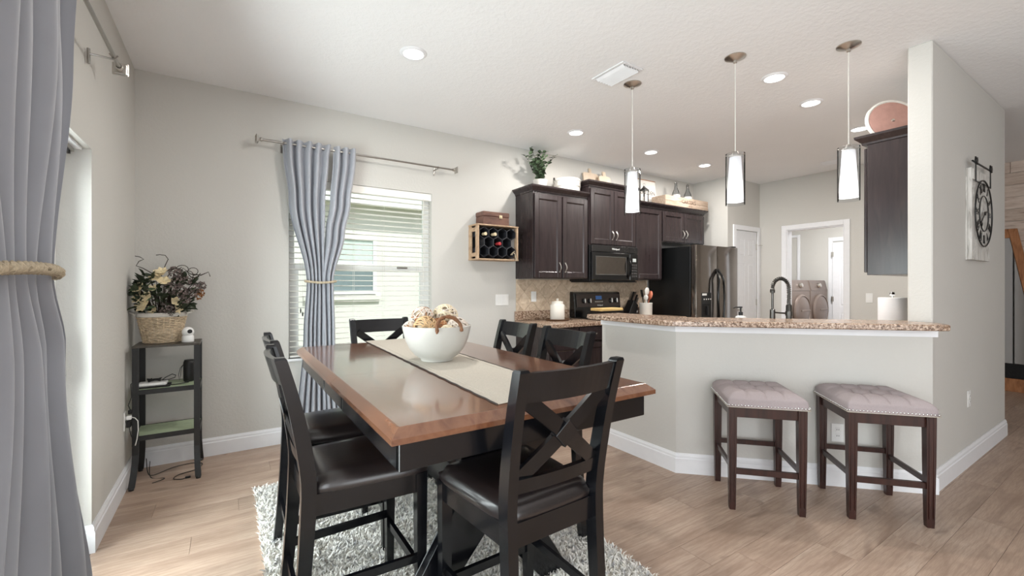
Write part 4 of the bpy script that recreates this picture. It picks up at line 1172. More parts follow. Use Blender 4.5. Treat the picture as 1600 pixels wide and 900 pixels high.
def make_stool():
    root = thing('bar_stool', 'x', 'stool', (0, 0, 0), 0, 'backless counter stools at the bar')
    wx, wy = 0.180, 0.190; SH = 0.598
    for sx in (-1, 1):
        for sy in (-1, 1):
            lg = obj('leg', rects(nb(), [(sx * wx, sy * wy, 0, 0.0155, 0.0155), (sx * wx, sy * wy, 0.03, 0.017, 0.017), (sx * wx, sy * wy, 0.35, 0.021, 0.021), (sx * wx, sy * wy, SH, 0.0225, 0.0225)]), 'stoolwood', root)
            b = nb(); box(b, sx * wx - 0.012, sx * wx - 0.008, sy * wy - 0.0235, sy * wy - 0.02, 0.05, SH - 0.002); box(b, sx * wx + 0.008, sx * wx + 0.012, sy * wy - 0.0235, sy * wy - 0.02, 0.05, SH - 0.002)
            obj('leg_bead', b, 'stoolwood', lg)
    for sy in (-1, 1): obj('seat_rail', box(nb(), -wx, wx, sy * wy - 0.011, sy * wy + 0.011, SH - 0.062, SH - 0.001, 0.002), 'stoolwood', root)
    for sx in (-1, 1): obj('seat_rail', box(nb(), sx * wx - 0.011, sx * wx + 0.011, -wy, wy, SH - 0.062, SH - 0.001, 0.002), 'stoolwood', root)
    obj('footrest', box(nb(), -wx, wx, -wy - 0.010, -wy + 0.010, 0.205, 0.238, 0.002), 'stoolwood', root)
    obj('stretcher', box(nb(), -wx, wx, wy - 0.010, wy + 0.010, 0.255, 0.285, 0.002), 'stoolwood', root)
    for sx in (-1, 1): obj('stretcher', box(nb(), sx * wx - 0.009, sx * wx + 0.009, -wy, wy, 0.225, 0.255, 0.002), 'stoolwood', root)
    # tufted saddle seat
    n_ = 44; hx, hy = 0.212, 0.226; bm = nb(); grid = []
    tufts = [(-0.085, -0.075), (0.085, -0.075), (-0.085, 0.075), (0.085, 0.075), (0.0, 0.0)]
    tufts = [(-0.095, -0.06), (0.0, -0.06), (0.095, -0.06), (-0.095, 0.07), (0.0, 0.07), (0.095, 0.07)]
    for j in range(n_ + 1):
        row = []
        for i in range(n_ + 1):
            u, v = -1 + 2 * i / n_, -1 + 2 * j / n_
            m = max(abs(u), abs(v)); fall = 0.040 * max(0, (m - 0.62) / 0.38) ** 2.4
            x_, y_ = u * hx, v * hy
            z = 0.083 - fall
            for tx, ty in tufts: z -= 0.026 * math.exp(-(((x_ - tx) ** 2 + (y_ - ty) ** 2) / 0.0009))
            for tx in (-0.095, 0, 0.095): z -= 0.010 * math.exp(-((x_ - tx) / 0.009) ** 2) * (1 if abs(v) < 0.95 else 0)
            for ty in (-0.06, 0.07): z -= 0.010 * math.exp(-((y_ - ty) / 0.009) ** 2) * (1 if abs(u) < 0.95 else 0)
            c_ = 1 - 0.03 * (abs(u * v)) ** 6
            row.append(bm.verts.new((x_ * c_, y_ * c_, SH + z)))
        grid.append(row)
    for j in range(n_):
        for i in range(n_): bm.faces.new((grid[j][i], grid[j][i + 1], grid[j + 1][i + 1], grid[j + 1][i]))
    border = [grid[0][i] for i in range(n_ + 1)] + [grid[j][n_] for j in range(1, n_ + 1)] + [grid[n_][i] for i in range(n_ - 1, -1, -1)] + [grid[j][0] for j in range(n_ - 1, 0, -1)]
    low = [bm.verts.new((v.co.x * 1.0, v.co.y * 1.0, SH + 0.0005)) for v in border]
    for k in range(len(border)): bm.faces.new((border[k], border[(k + 1) % len(border)], low[(k + 1) % len(border)], low[k]))
    bm.faces.new(low)
    st = obj('seat', bm, 'upholstery', root, 60)
    b = nb()
    for sx in (-1, 1):
        for k in range(27):
            yy = -hy + 0.008 + k * (2 * hy - 0.016) / 26; ball(b, (sx * hx * 0.985 + sx * 0.003, yy, SH + 0.013), 0.006, 6)
    for sy in (-1, 1):
        for k in range(25):
            xx = -hx + 0.008 + k * (2 * hx - 0.016) / 24; ball(b, (xx, sy * hy * 0.985 + sy * 0.003, SH + 0.013), 0.006, 6)
    tag(obj('nailheads', b, 'chrome', st, 80), 'row of silver nailheads', kind='stuff')
    b = nb(); box(b, -hx - 0.002, hx + 0.002, -hy - 0.002, hy + 0.002, SH + 0.0006, SH + 0.004, 0.001); tag(obj('piping', b, 'linen', st), 'pale edging')
    return root
stl = make_stool()
stl.location = (2.725, 1.445, 0); stl.rotation_euler = (0, 0, math.radians(-46.5)); stl['label'] = 'left of the two taupe tufted stools at the bar, nearer the dining table'
dup(stl, 'right of the two taupe tufted stools at the bar, nearer the column', (3.182, 1.018, 0), math.radians(-47.5))

# ------------------------------------------------------------------ sink side behind the bar
sb = thing('sink_cabinet', 'dark base cabinets under the sink counter behind the bar', 'cabinet', (3.4, 1.8, 0))
inn = lambda o: [(KX + T + 0.002, KYE - 0.01), (KX + T + 0.002, KS - KX + T * 0.414 + 0.004), (CX + 0.003, KS - CX + T * 1.414 + 0.004), (CX + 0.12, CY1 + 0.004), (5.5, CY1 + 0.004), (5.5, CY1 + o), (CX + 0.12 + o * 0.42 + 0.08, CY1 + o), (KX + T + o, KS - KX + T * 0.414 + o * 0.42 + 0.0), (KX + T + o, KYE - 0.01)]
obj('body', prism(nb(), [(x_ - 3.4, y_ - 1.8) for x_, y_ in inn(0.58)], 0.0, 0.872), 'espresso', sb)
sk = thing('worktop', 'granite sink counter behind the raised bar', 'countertop', (3.4, 1.8, 0.873))
obj('slab', prism(nb(), [(x_ - 3.4, y_ - 1.8) for x_, y_ in inn(0.62)], 0.0, 0.041, 'z', 0.005), 'granite', sk)
# faucet
fpx, fpy = 3.350, 1.545
fc = thing('faucet', 'tall dark spring faucet standing behind the bar top', 'faucet', (fpx, fpy, 0.9145))
lathe_b = nb(); lathe(lathe_b, [(0, 0), (0.028, 0), (0.028, 0.01), (0.019, 0.02), (0.019, 0.24), (0.014, 0.25), (0, 0.25)], 16)
obj('riser', lathe_b, 'bronze', fc, 40)
dv = Vector((-0.115, 0.055, 0))     # direction towards the spray head (leftwards in the kitchen)
arc = [Vector((0, 0, 0.25)), Vector((0, 0, 0.33))] + [dv * (0.5 - 0.5 * math.cos(PI * i / 12)) + Vector((0, 0, 0.365 + 0.070 * math.sin(PI * i / 12))) for i in range(13)]
b = nb(); tube(b, arc, 0.0085, 10); obj('hose', b, 'bronze', fc, 40)
b = nb(); pts = []; n = 170
cum = [0]
for p, q_ in zip(arc[:-1], arc[1:]): cum.append(cum[-1] + (q_ - p).length)
def arc_at(s):
    for i in range(len(arc) - 1):
        if cum[i + 1] >= s: return arc[i].lerp(arc[i + 1], (s - cum[i]) / max(1e-6, cum[i + 1] - cum[i])), (arc[i + 1] - arc[i]).normalized()
    return arc[-1], (arc[-1] - arc[-2]).normalized()
sd_ = dv.normalized().cross(Vector((0, 0, 1)))
for i in range(n):
    c_, t_v = arc_at(cum[-1] * i / (n - 1)); u_ = sd_.cross(t_v).normalized(); a_ = 2 * PI * 26 * i / n
    pts.append(c_ + (sd_ * math.cos(a_) + u_ * math.sin(a_)) * 0.0125)
tube(b, pts, 0.0026, 5); obj('spring', b, 'bronze', fc, 60)
b = nb(); e_ = dv
lathe(b, [(0.012, 0.36), (0.016, 0.355), (0.016, 0.335), (0.008, 0.33), (0.008, 0.22), (0.017, 0.215), (0.019, 0.10), (0.026, 0.095), (0.027, 0.078), (0.02, 0.07), (0, 0.07)], 14, tuple(e_))
obj('spray_head', b, 'bronze', fc, 40)
b = nb(); tube(b, [(0, 0, 0.185), tuple(dv + Vector((0, 0, 0.195)))], 0.006, 8); lathe(b, [(0.023, 0.17), (0.023, 0.20)], 12); obj('dock_arm', b, 'bronze', fc, 40)
b = nb(); tube(b, [(0.02, 0.0, 0.06), (0.075, 0.02, 0.085)], 0.006, 8); obj('handle', b, 'bronze', fc, 40)
# soap dispenser
sp = thing('soap_dispenser', 'white soap bottle with black pump behind the bar top', 'soap dispenser', (3.245, 1.835, 0.9145))
b = nb(); lathe(b, [(0, 0), (0.038, 0), (0.040, 0.01), (0.040, 0.13), (0.034, 0.152), (0.014, 0.158), (0.014, 0.165), (0, 0.165)], 20); obj('bottle', b, 'white', sp, 50)
b = nb(); lathe(b, [(0.015, 0.160), (0.015, 0.185), (0.006, 0.187), (0.006, 0.215), (0.012, 0.216), (0.012, 0.226), (0, 0.226)], 12); tube(b, [(0, 0, 0.221), (-0.045, 0.02, 0.221), (-0.055, 0.024, 0.213)], 0.0055, 8); obj('pump', b, 'darkplastic', sp, 40)
# paper towel
pt_ = thing('paper_towel_roll', 'white paper towel roll on a chrome stand by the column', 'paper towel', (4.56, 1.315, 0.9145))
b = nb(); lathe(b, [(0.02, 0.012), (0.090, 0.012), (0.092, 0.018), (0.092, 0.282), (0.090, 0.286), (0.02, 0.286), (0.02, 0.012)], 36); obj('roll', b, 'paper', pt_, 40)
b = nb(); lathe(b, [(0, 0), (0.085, 0), (0.085, 0.010), (0.006, 0.011), (0.006, 0.300), (0.016, 0.303), (0.020, 0.312), (0.014, 0.330), (0, 0.334)], 20); obj('stand', b, 'chrome', pt_, 40)

# ------------------------------------------------------------------ things above and on the kitchen cabinets
TOP1 = 2.290 + 0.0685
TOP2 = 2.435 + 0.0685
# potted eucalyptus
pl = thing('potted_plant', 'potted eucalyptus with green leaves on top of the leftmost cabinet', 'plant', (2.90, 3.90, TOP1))
b = nb(); lathe(b, [(0, 0), (0.062, 0), (0.080, 0.10), (0.083, 0.105), (0.080, 0.108), (0.074, 0.10), (0, 0.095)], 24); obj('pot', b, 'enamel', pl, 40)
rd = random.Random(5)
stems, leaves = nb(), []
def leaf_mesh(L, W):
    bm = nb(); a = [bm.verts.new(p) for p in ((0, 0, 0), (L * .35, W * .5, .1 * L), (L * .75, W * .42, .12 * L), (L, 0, 0), (L * .75, -W * .42, .12 * L), (L * .35, -W * .5, .1 * L), (L * .5, 0, .02 * L))]
    for i in range(6): bm.faces.new((a[6], a[i], a[(i + 1) % 6]))
    me = bpy.data.meshes.new('leaf'); bm.to_mesh(me); bm.free(); return me
lm = leaf_mesh(0.036, 0.030); lm.materials.append(M['leaf_euc'])
lm2 = leaf_mesh(0.036, 0.030); lm2.materials.append(M['leaf_dark'])
nl = 0
for k in range(22):
    a = rd.uniform(0, 2 * PI); out = rd.uniform(0.02, 0.17); hgt = rd.uniform(0.16, 0.37)
    if k == 0: a, out, hgt = 3.4, 0.26, 0.27
    if k == 1: a, out, hgt = -0.1, 0.20, 0.36
    if k == 2: a, out, hgt = 2.6, 0.10, 0.38
    if math.sin(a) > 0: out = min(out, 0.12 / max(0.15, math.sin(a)))
    pts = []
    for i in range(9):
        t = i / 8; pts.append(Vector((math.cos(a) * out * t ** 1.4, math.sin(a) * out * t ** 1.4, 0.09 + hgt * t - 0.04 * t * t * (out > .15))))
    tube(stems, pts, 0.0016, 4)
    for i in range(1, 9):
        for s in range(2):
            if nl >= 298: break
            o = bpy.data.objects.new('leaf', lm if rd.random() < 0.7 else lm2); COL.objects.link(o); o.parent = pl
            o.location = pts[i]; o.rotation_euler = (rd.uniform(-0.6, 0.6), rd.uniform(-0.9, 0.4), a + (s - 0.5) * PI + rd.uniform(-0.9, 0.9))
            s_ = rd.uniform(1.0, 1.75); o.scale = (s_, s_, s_); nl += 1
obj('stem', stems, 'stem', pl)
# stacked enamel bins
eb = thing('enamel_tub', 'round cream enamel tub with dark handles on the leftmost cabinet', 'tub', (3.265, 3.88, TOP1))
b = nb(); lathe(b, [(0, 0), (0.150, 0), (0.152, 0.06), (0.156, 0.062), (0.158, 0.070), (0.156, 0.078), (0.158, 0.125), (0.163, 0.128), (0.163, 0.136), (0.158, 0.14), (0.15, 0.155), (0, 0.165)], 40); obj('body', b, 'enamel', eb, 40)
for s in (-1, 1):
    b = nb(); tube(b, [(s * 0.160, -0.03, 0.10), (s * 0.185, -0.02, 0.13), (s * 0.188, 0.0, 0.14), (s * 0.185, 0.02, 0.13), (s * 0.160, 0.03, 0.10)], 0.004, 6); hnd = obj('handle', b, 'nickel', eb, 50)
    b = nb(); lathe(b, [(0, -0.016), (0.010, -0.013), (0.010, 0.013), (0, 0.016)], 8, (s * 0.188, 0, 0.142)); tag(obj('grip', b, 'ink', hnd), 'dark wooden grip')
# two cutting boards leaning
def leaning_board(label, x, w_, h_, tab, y_, tilt_):
    root = thing('serving_board', label, 'serving board', (x, y_, TOP2 + 0.002)); root.rotation_euler = (tilt_, 0, 0)
    P = []
    r_ = 0.03
    for (cx_, cz_, a0) in ((-w_ / 2 + r_, h_ - r_, 180), (-tab / 2, h_, None), (-tab / 2, h_ + 0.06, None), (tab / 2, h_ + 0.06, None), (tab / 2, h_, None), (w_ / 2 - r_, h_ - r_, 90)):
        if a0 is None: P.append((cx_, cz_))
        else:
            for k in range(4): a = math.radians(a0 - 30 * k); P.append((cx_ + r_ * math.cos(a), cz_ + r_ * math.sin(a)))
    P = [(-w_ / 2, 0.0)] + P + [(w_ / 2, 0.0)]
    obj('board', prism(nb(), P, -0.009, 0.009, 'y', 0.002), 'boardwood', root)
    return root
leaning_board('pale square serving board leaning behind another on the raised cabinet', 3.77, 0.25, 0.195, 0.035, 4.00, -0.20)
leaning_board('pale rounded serving board, the front one of two on the raised cabinet', 3.95, 0.20, 0.165, 0.05, 3.945, -0.20)
# sign
sg = thing('sign', 'white board sign with dark lettering on the cabinet beside the wooden crate', 'sign', (4.735, 3.965, TOP1 + 0.002)); sg.rotation_euler = (-0.10, 0, 0)
obj('board', box(nb(), -0.20, 0.20, -0.006, 0.006, 0, 0.365, 0.001), 'signwhite', sg)
b = nb(); box(b, -0.205, 0.205, -0.009, 0.009, 0.365, 0.375, 0.001); obj('top_trim', b, 'framewood', sg)
obj('lettering', text_bm('GOLDEN', 0.075, 0.0006, Matrix.Translation((0.03, -0.0068, 0.195)) @ ON_FRONT), 'ink', sg)
ln_ = thing('lantern', 'small dark metal lantern in front of the white sign', 'lantern', (4.52, 3.83, TOP1 + 0.001))
b = nb()
for sx in (-1, 1):
    for sy in (-1, 1): box(b, sx * 0.035 - 0.004, sx * 0.035 + 0.004, sy * 0.035 - 0.004, sy * 0.035 + 0.004, 0.01, 0.17)
box(b, -0.045, 0.045, -0.045, 0.045, 0, 0.012, 0.001); box(b, -0.045, 0.045, -0.045, 0.045, 0.17, 0.18, 0.001)
obj('frame', b, 'blackmetal', ln_)
b = nb(); rects(b, [(0, 0, 0.18, 0.042, 0.042), (0, 0, 0.215, 0.012, 0.012), (0, 0, 0.23, 0.010, 0.010)]); tube(b, [(0.018 * math.cos(2 * PI * i / 16), 0, 0.248 + 0.018 * math.sin(2 * PI * i / 16)) for i in range(16)], 0.002, 5, True); obj('lid', b, 'blackmetal', ln_)
b = nb(); lathe(b, [(0, 0.012), (0.018, 0.012), (0.018, 0.09), (0, 0.09)], 14); obj('candle', b, 'enamel', ln_, 40)
# crate and bottles
ct = thing('wooden_crate', 'long wooden crate with brown stencilled lettering above the refrigerator cabinet', 'crate', (5.27, 3.83, TOP1 + 0.001))
cw, cd, chh = 0.47, 0.11, 0.135
b = nb(); box(b, -cw, cw, -cd, -cd + 0.014, 0.004, chh / 2 - 0.001, 0.002); fb = obj('front_slat', b, 'crate', ct)
b = nb(); box(b, -cw, cw, -cd, -cd + 0.014, chh / 2 + 0.001, chh, 0.002); obj('front_slat', b, 'crate', ct)
b = nb(); box(b, -cw, cw, cd - 0.014, cd, 0.004, chh, 0.002); obj('back_panel', b, 'crate', ct)
for s in (-1, 1):
    b = nb(); box(b, s * (cw - 0.009) - 0.009, s * (cw - 0.009) + 0.009, -cd + 0.0145, cd - 0.0145, 0.004, chh, 0.002); obj('end_panel', b, 'crate', ct)
obj('bottom', box(nb(), -cw, cw, -cd, cd, -0.0005, 0.0035), 'crate', ct)
b = text_bm("CARTER'S", 0.072, 0.0006, Matrix.Translation((0.03, -cd - 0.0008, 0.078)) @ ON_FRONT); obj('lettering', b, 'inkbrown', ct)
b = text_bm('& CO.', 0.032, 0.0006, Matrix.Translation((0.07, -cd - 0.0008, 0.026)) @ ON_FRONT); obj('lettering', b, 'inkbrown', ct)
def bottle(label, x, y_):
    root = thing('glass_bottle', label, 'bottle', (x, y_, TOP1 + 0.0055), 0, 'white dipped bottles in the crate')
    b = nb(); lathe(b, [(0, 0), (0.052, 0), (0.056, 0.01), (0.056, 0.17), (0.054, 0.185)], 24); obj('painted_base', b, 'crock', root, 40)
    b = nb(); lathe(b, [(0.054, 0.185), (0.046, 0.22), (0.026, 0.265), (0.018, 0.30), (0.016, 0.335), (0.0185, 0.338), (0.0185, 0.352), (0.015, 0.354)], 24); obj('neck', b, 'bottleclear', root, 60)
    b = nb(); tube(b, [(0.019, 0, 0.335), (0.030, 0.0, 0.32), (0.03, 0.0, 0.29)], 0.0022, 5); lathe(b, [(0.0, 0.354), (0.014, 0.354), (0.012, 0.368), (0, 0.37)], 10); obj('stopper', b, 'rodmetal', root, 40)
    return root
bottle('smoky glass bottle with white base, left one in the wooden crate', 5.18, 3.84)
bottle('smoky glass bottle with white base, right one in the wooden crate', 5.44, 3.84)
# pink disc on the right cabinet
pd = thing('round_sign', 'dusty pink round board with white rim leaning on the right wall cabinet', 'wall art', (4.125, 1.190, 2.347))
Mt = Matrix.Translation((0, 0, 0.170)) @ Matrix.Rotation(math.radians(45), 4, 'Z') @ Matrix.Rotation(math.radians(-76), 4, 'Y')
b = nb(); lathe(b, [(0, -0.008), (0.172, -0.008), (0.172, 0.008), (0.158, 0.010), (0.155, 0.004), (0, 0.004)], 40, mat=Mt); obj('rim', b, 'signwhite', pd, 30)
b = nb(); lathe(b, [(0, 0.0045), (0.152, 0.0045), (0.152, 0.008), (0, 0.008)], 40, mat=Mt); tag(obj('face', b, 'pink', pd, 30), 'dusty pink round face')
b = nb(); lathe(b, [(0, 0.008), (0.012, 0.008), (0.008, 0.018), (0, 0.018)], 12, mat=Mt); obj('knob', b, 'nickel', pd, 40)

# things on the counter
ty = thing('tray', 'round walnut tray under the white canister', 'tray', (3.06, 3.80, 0.9145))
b = nb(); lathe(b, [(0, 0), (0.125, 0), (0.135, 0.018), (0.130, 0.020), (0.122, 0.010), (0, 0.010)], 36); obj('tray', b, 'traywood', ty, 40)
cn = thing('canister', 'white lidded ceramic canister on the round tray', 'canister', (3.06, 3.80, 0.925))
b = nb(); lathe(b, [(0, 0), (0.076, 0), (0.080, 0.006), (0.080, 0.160), (0.074, 0.168), (0, 0.168)], 32); obj('body', b, 'enamel', cn, 40)
b = nb(); lathe(b, [(0.066, 0.1685), (0.066, 0.178), (0.064, 0.180), (0.064, 0.196), (0.060, 0.200), (0.012, 0.206), (0.010, 0.214), (0.014, 0.224), (0.010, 0.232), (0, 0.233)], 32); obj('lid', b, 'enamel', cn, 40)
# knife block
kb_ = thing('knife_block', 'black slanted knife block full of knives beside the range', 'knife block', (4.335, 3.90, 0.9145), math.radians(0))
b = nb(); prism(b, [(-0.085, 0.0), (0.035, 0.0), (0.105, 0.20), (0.045, 0.245)][::-1] if False else [(-0.10, 0.0), (0.045, 0.0), (0.095, 0.135), (0.015, 0.20)], -0.055, 0.055, 'y', 0.004)
obj('block', b, 'darkplastic', kb_)
dirk = Vector((0.42, 0, 0.907)).normalized()
kk = 0
for i in range(3):
    for j in range(3):
        p = Vector((0.02 + 0.028 * i, -0.034 + 0.034 * j, 0.192 - 0.022 * i))
        b = nb(); beam(b, p, p + dirk * (0.125 - 0.018 * i), 0.014, 0.020, (0, 1, 0))
        h1 = obj('knife_handle', b, 'nickel' if (i + j) % 2 == 0 else 'darkplastic', kb_)
b = nb(); box(b, 0.052, 0.125, -0.035, 0.035, 0.0, 0.10, 0.003); obj('steak_knife_block', b, simple('grey_block', (70, 66, 64), 0.4), kb_)
b = nb(); box(b, 0.072, 0.104, -0.0375, -0.0352, 0.04, 0.068, 0.001); obj('label_plate', b, 'white', kb_)
# crock with utensils
cr = thing('utensil_crock', 'white ribbed utensil crock full of spoons beside the refrigerator', 'utensil crock', (4.47, 3.76, 0.9145))
b = nb(); lathe(b, [(0, 0), (0.072, 0), (0.078, 0.01), (0.080, 0.16), (0.082, 0.165), (0.079, 0.168), (0.074, 0.16), (0.070, 0.02), (0, 0.015)], 32); obj('crock', b, 'crock', cr, 40)
def spoon(dx, dy, L, mat, kind, sc_=1.0):
    b = nb(); p1 = Vector((dx, dy, L)); p0 = Vector((dx * 0.15, dy * 0.15, 0.03))
    tube(b, [p0, p0.lerp(p1, 0.75)], 0.006, 6)
    d_ = (p1 - p0).normalized(); Mx = Matrix.Translation(p0.lerp(p1, 0.86)) @ d_.to_track_quat('Z', 'Y').to_matrix().to_4x4()
    if kind == 'spoon': lathe(b, [(0.0 + 0.036 * sc_ * math.sin(PI * i / 8), -0.045 * sc_ * math.cos(PI * i / 8)) for i in range(9)], 12, (0, 0, 0), 1, 0.35, Mx)
    else: box(b, -0.032 * sc_, 0.032 * sc_, -0.004, 0.004, -0.05 * sc_, 0.05 * sc_, 0.003, Mx)
    return obj('utensil', b, mat, cr, 50)
spoon(0.0, -0.02, 0.36, 'crock', 'spoon', 1.15); spoon(0.075, -0.01, 0.30, 'copper', 'spoon', 1.35); spoon(-0.06, 0.02, 0.33, 'bronze', 'flat', 0.9)
spoon(-0.045, -0.04, 0.27, 'crock', 'spoon', 0.8); spoon(0.05, 0.05, 0.30, 'boardwood', 'flat', 0.9); spoon(-0.02, 0.06, 0.31, 'boardwood', 'spoon', 0.9)

# switch and outlet plates
def plate(name, label, cat, loc, rz, w_=0.072, h_=0.118, kind='outlet', n=1):
    root = thing(name, label, cat, loc, rz)
    obj('plate', box(nb(), -w_ / 2, w_ / 2, -0.006, -0.0005, -h_ / 2, h_ / 2, 0.002), 'white', root)
    for i in range(n):
        cx_ = (i - (n - 1) / 2) * 0.046
        if kind == 'switch': obj('rocker', box(nb(), cx_ - 0.016, cx_ + 0.016, -0.010, -0.006, -0.033, 0.033, 0.002), 'white', root)
        else:
            for sz in (-1, 1):
                b = nb(); box(b, cx_ - 0.016, cx_ + 0.016, -0.009, -0.006, sz * 0.020 - 0.014, sz * 0.020 + 0.014, 0.002)
                rcp = obj('receptacle', b, 'white', root)
                b = nb(); box(b, cx_ - 0.007, cx_ - 0.004, -0.0095, -0.0088, sz * 0.020 - 0.004, sz * 0.020 + 0.005); box(b, cx_ + 0.004, cx_ + 0.007, -0.0095, -0.0088, sz * 0.020 - 0.004, sz * 0.020 + 0.005); obj('slot', b, 'darkplastic', rcp)
    return root
plate('light_switch', 'white triple rocker switch plate on the wall left of the kitchen counter', 'light switch', (2.50, YA, 1.145), 0, 0.165, 0.120, 'switch', 3)
plate('light_switch', 'white switch plate on the tiled backsplash beside the canister', 'light switch', (2.915, YA - 0.0105, 1.175), 0, 0.072, 0.118, 'switch', 1)
plate('light_switch', 'white switch plate on the kitchen wall right of the laundry doorway', 'light switch', (LX, 2.17, 1.145), -PI / 2, 0.072, 0.118, 'switch', 1)
plate('wall_outlet', 'white outlet plate low on the right wall beneath the clock', 'outlet', (4.51, CY0, 0.478), 0)
plate('wall_outlet', 'white outlet on the half wall behind the right stool', 'outlet', (3.318, KS - 3.318, 0.345), -PI / 4)
oul = plate('wall_outlet', 'white outlet low on the left wall behind the corner shelf, with chargers', 'outlet', (XL, 3.70, 0.43), PI / 2)

# ------------------------------------------------------------------ wine rack on the wall
wr = thing('wine_rack', 'small wooden crate wine rack with black hexagon cells on the wall', 'wine rack', (2.335, YA, 1.575))
rw, rh, rdp = 0.235, 0.335, 0.20
box_w = 0.018
b = nb()
for s in (-1, 1):
    obj('side_slat', box(nb(), s * rw - 0.009, s * rw + 0.009, -rdp, -rdp + 0.05, 0, rh, 0.002), 'rackwood', wr)
    obj('side_slat', box(nb(), s * rw - 0.009, s * rw + 0.009, -0.055, -0.001, 0, rh, 0.002), 'rackwood', wr)
    obj('side_rail', box(nb(), s * rw - 0.007, s * rw + 0.007, -rdp + 0.05, -0.055, 0.02, 0.06, 0.002), 'rackwood', wr)
    obj('side_rail', box(nb(), s * rw - 0.007, s * rw + 0.007, -rdp + 0.05, -0.055, rh - 0.06, rh - 0.02, 0.002), 'rackwood', wr)
obj('top_panel', box(nb(), -rw - 0.012, rw + 0.012, -rdp - 0.004, -0.001, rh, rh + 0.014, 0.002), 'rackwood', wr)
obj('bottom_panel', box(nb(), -rw - 0.012, rw + 0.012, -rdp - 0.004, -0.001, -0.014, 0.0, 0.002), 'rackwood', wr)
obj('back_panel', box(nb(), -rw + 0.009, rw - 0.009, -0.008, -0.001, 0.0, rh), 'darkplastic', wr)
hexr = 0.062
def hexcell(cx_, cz_):
    b = nb(); rings = []
    for rr_, yy in ((hexr, -rdp + 0.012), (hexr - 0.004, -rdp + 0.010), (hexr - 0.006, -rdp + 0.014), (hexr - 0.006, -0.02)):
        rings.append([(cx_ + rr_ * math.sin(PI / 3 * k), yy, cz_ + rr_ * math.cos(PI / 3 * k)) for k in range(6)])
    rings.insert(0, [(cx_ + hexr * math.sin(PI / 3 * k), -0.02, cz_ + hexr * math.cos(PI / 3 * k)) for k in range(6)])
    return loft(b, rings, cap=False)
dxh = hexr * math.sqrt(3); dzh = hexr * 1.5
cells = []
for r_i in range(3):
    ncell = 4 if r_i % 2 == 0 else 3
    for c_i in range(ncell):
        cx_ = (c_i - (ncell - 1) / 2) * dxh; cz_ = rh / 2 + (1 - r_i) * dzh
        cells.append((cx_, cz_)); obj('cell', hexcell(cx_, cz_), simple('charcoal_cell', (46, 47, 52), 0.5) if not cells[1:] else bpy.data.materials['charcoal_cell'], wr)
def wine(label, cell, foil, sh):
    cx_, cz_ = cells[cell]
    root = thing('wine_bottle', label, 'wine bottle', (2.335 + cx_, YA - 0.055, 1.575 + cz_ - 0.012), 0, 'wine bottles in the rack')
    Mx = Matrix.Rotation(PI / 2, 4, 'X')
    b = nb(); lathe(b, [(0, -0.03), (0.037, -0.03), (0.037, 0.05), (0.015, 0.085), (0.0145, 0.10)], 18, mat=Mx); obj('bottle', b, 'bottleglass', root, 40)
    b = nb(); lathe(b, [(0.0148, 0.10), (0.0148, 0.150), (0.017, 0.152), (0.017, 0.162 + sh), (0, 0.164 + sh)], 16, mat=Mx); obj('foil', b, foil, root, 40)
wine('dark wine bottle with cream foil in the top left cell of the rack', 0, 'gold', 0.0)
wine('dark wine bottle with gold foil, second from left in the top row of the rack', 1, 'gold', 0.01)
wine('dark wine bottle with red foil in the middle of the rack', 5, 'red', 0.01)
tw = nb(); 
for s in range(3): tube(tw, [(0.0 + 0.01 * s, 0, 0.0), (0.02 + 0.012 * s, -0.012, 0.028 + 0.008 * s), (0.045, -0.015, 0.01), (0.055 + 0.006 * s, -0.012, -0.03), (0.06 + 0.01 * s, -0.008, -0.06)], 0.003, 5)
tag(obj('twine', tw, 'rope', None, 50, (2.335 + 0.145, YA - rdp - 0.002, 1.575 + 0.045)), 'loose cream twine hanging at the lower right of the wine rack', 'twine')
bx = thing('wooden_box', 'small dark wooden box with brass clasp on top of the wine rack', 'box', (2.325, YA - 0.095, 1.575 + rh + 0.0145))
bw_ = 0.155
obj('base', box(nb(), -bw_, bw_, -0.08, 0.08, 0, 0.085, 0.003), 'boxwood', bx)
obj('lid', box(nb(), -bw_ - 0.003, bw_ + 0.003, -0.083, 0.083, 0.087, 0.135, 0.006), 'boxwood', bx)
b = nb(); box(b, -0.018 + 0.05, 0.018 + 0.05, -0.088, -0.081, 0.07, 0.105, 0.002); lathe(b, [(0, 0), (0.012, 0), (0.010, 0.006), (0, 0.007)], 12, mat=Matrix.Translation((0.05, -0.088, 0.088)) @ Matrix.Rotation(PI / 2, 4, 'X')); obj('clasp', b, 'gold', bx)

# ------------------------------------------------------------------ corner shelf with its things
SX0, SX1, SY0, SY1, SZ = -0.520, -0.168, 3.700, 3.985, 0.905
sf = thing('shelf_stand', 'small black three tier metal shelf stand with green shelves in the corner', 'shelf', ((SX0 + SX1) / 2, (SY0 + SY1) / 2, 0))
hx, hy = (SX1 - SX0) / 2, (SY1 - SY0) / 2
def shelf_at(z, mat, name='shelf'):
    b = nb(); box(b, -hx + 0.006, hx - 0.006, -hy + 0.004, hy - 0.004, z - 0.006, z, 0.001); s_ = obj(name, b, mat, sf)
    b = nb()
    for sy in (-1, 1): box(b, -hx + 0.028, hx - 0.028, sy * hy - 0.004, sy * hy + 0.004, z - 0.030, z + 0.002, 0.001)
    for sx in (-1, 1): box(b, sx * hx - 0.004, sx * hx + 0.004, -hy + 0.01, hy - 0.01, z - 0.030, z + 0.002, 0.001)
    obj('shelf_edge', b, 'blackmetal', s_)
shelf_at(0.617, 'green_shelf'); shelf_at(0.319, 'green_shelf')
obj('top', box(nb(), -hx - 0.004, hx + 0.004, -hy - 0.004, hy + 0.004, SZ - 0.014, SZ, 0.002), simple('dark_slate_top', (70, 64, 56), 0.4, var=0.3), sf)
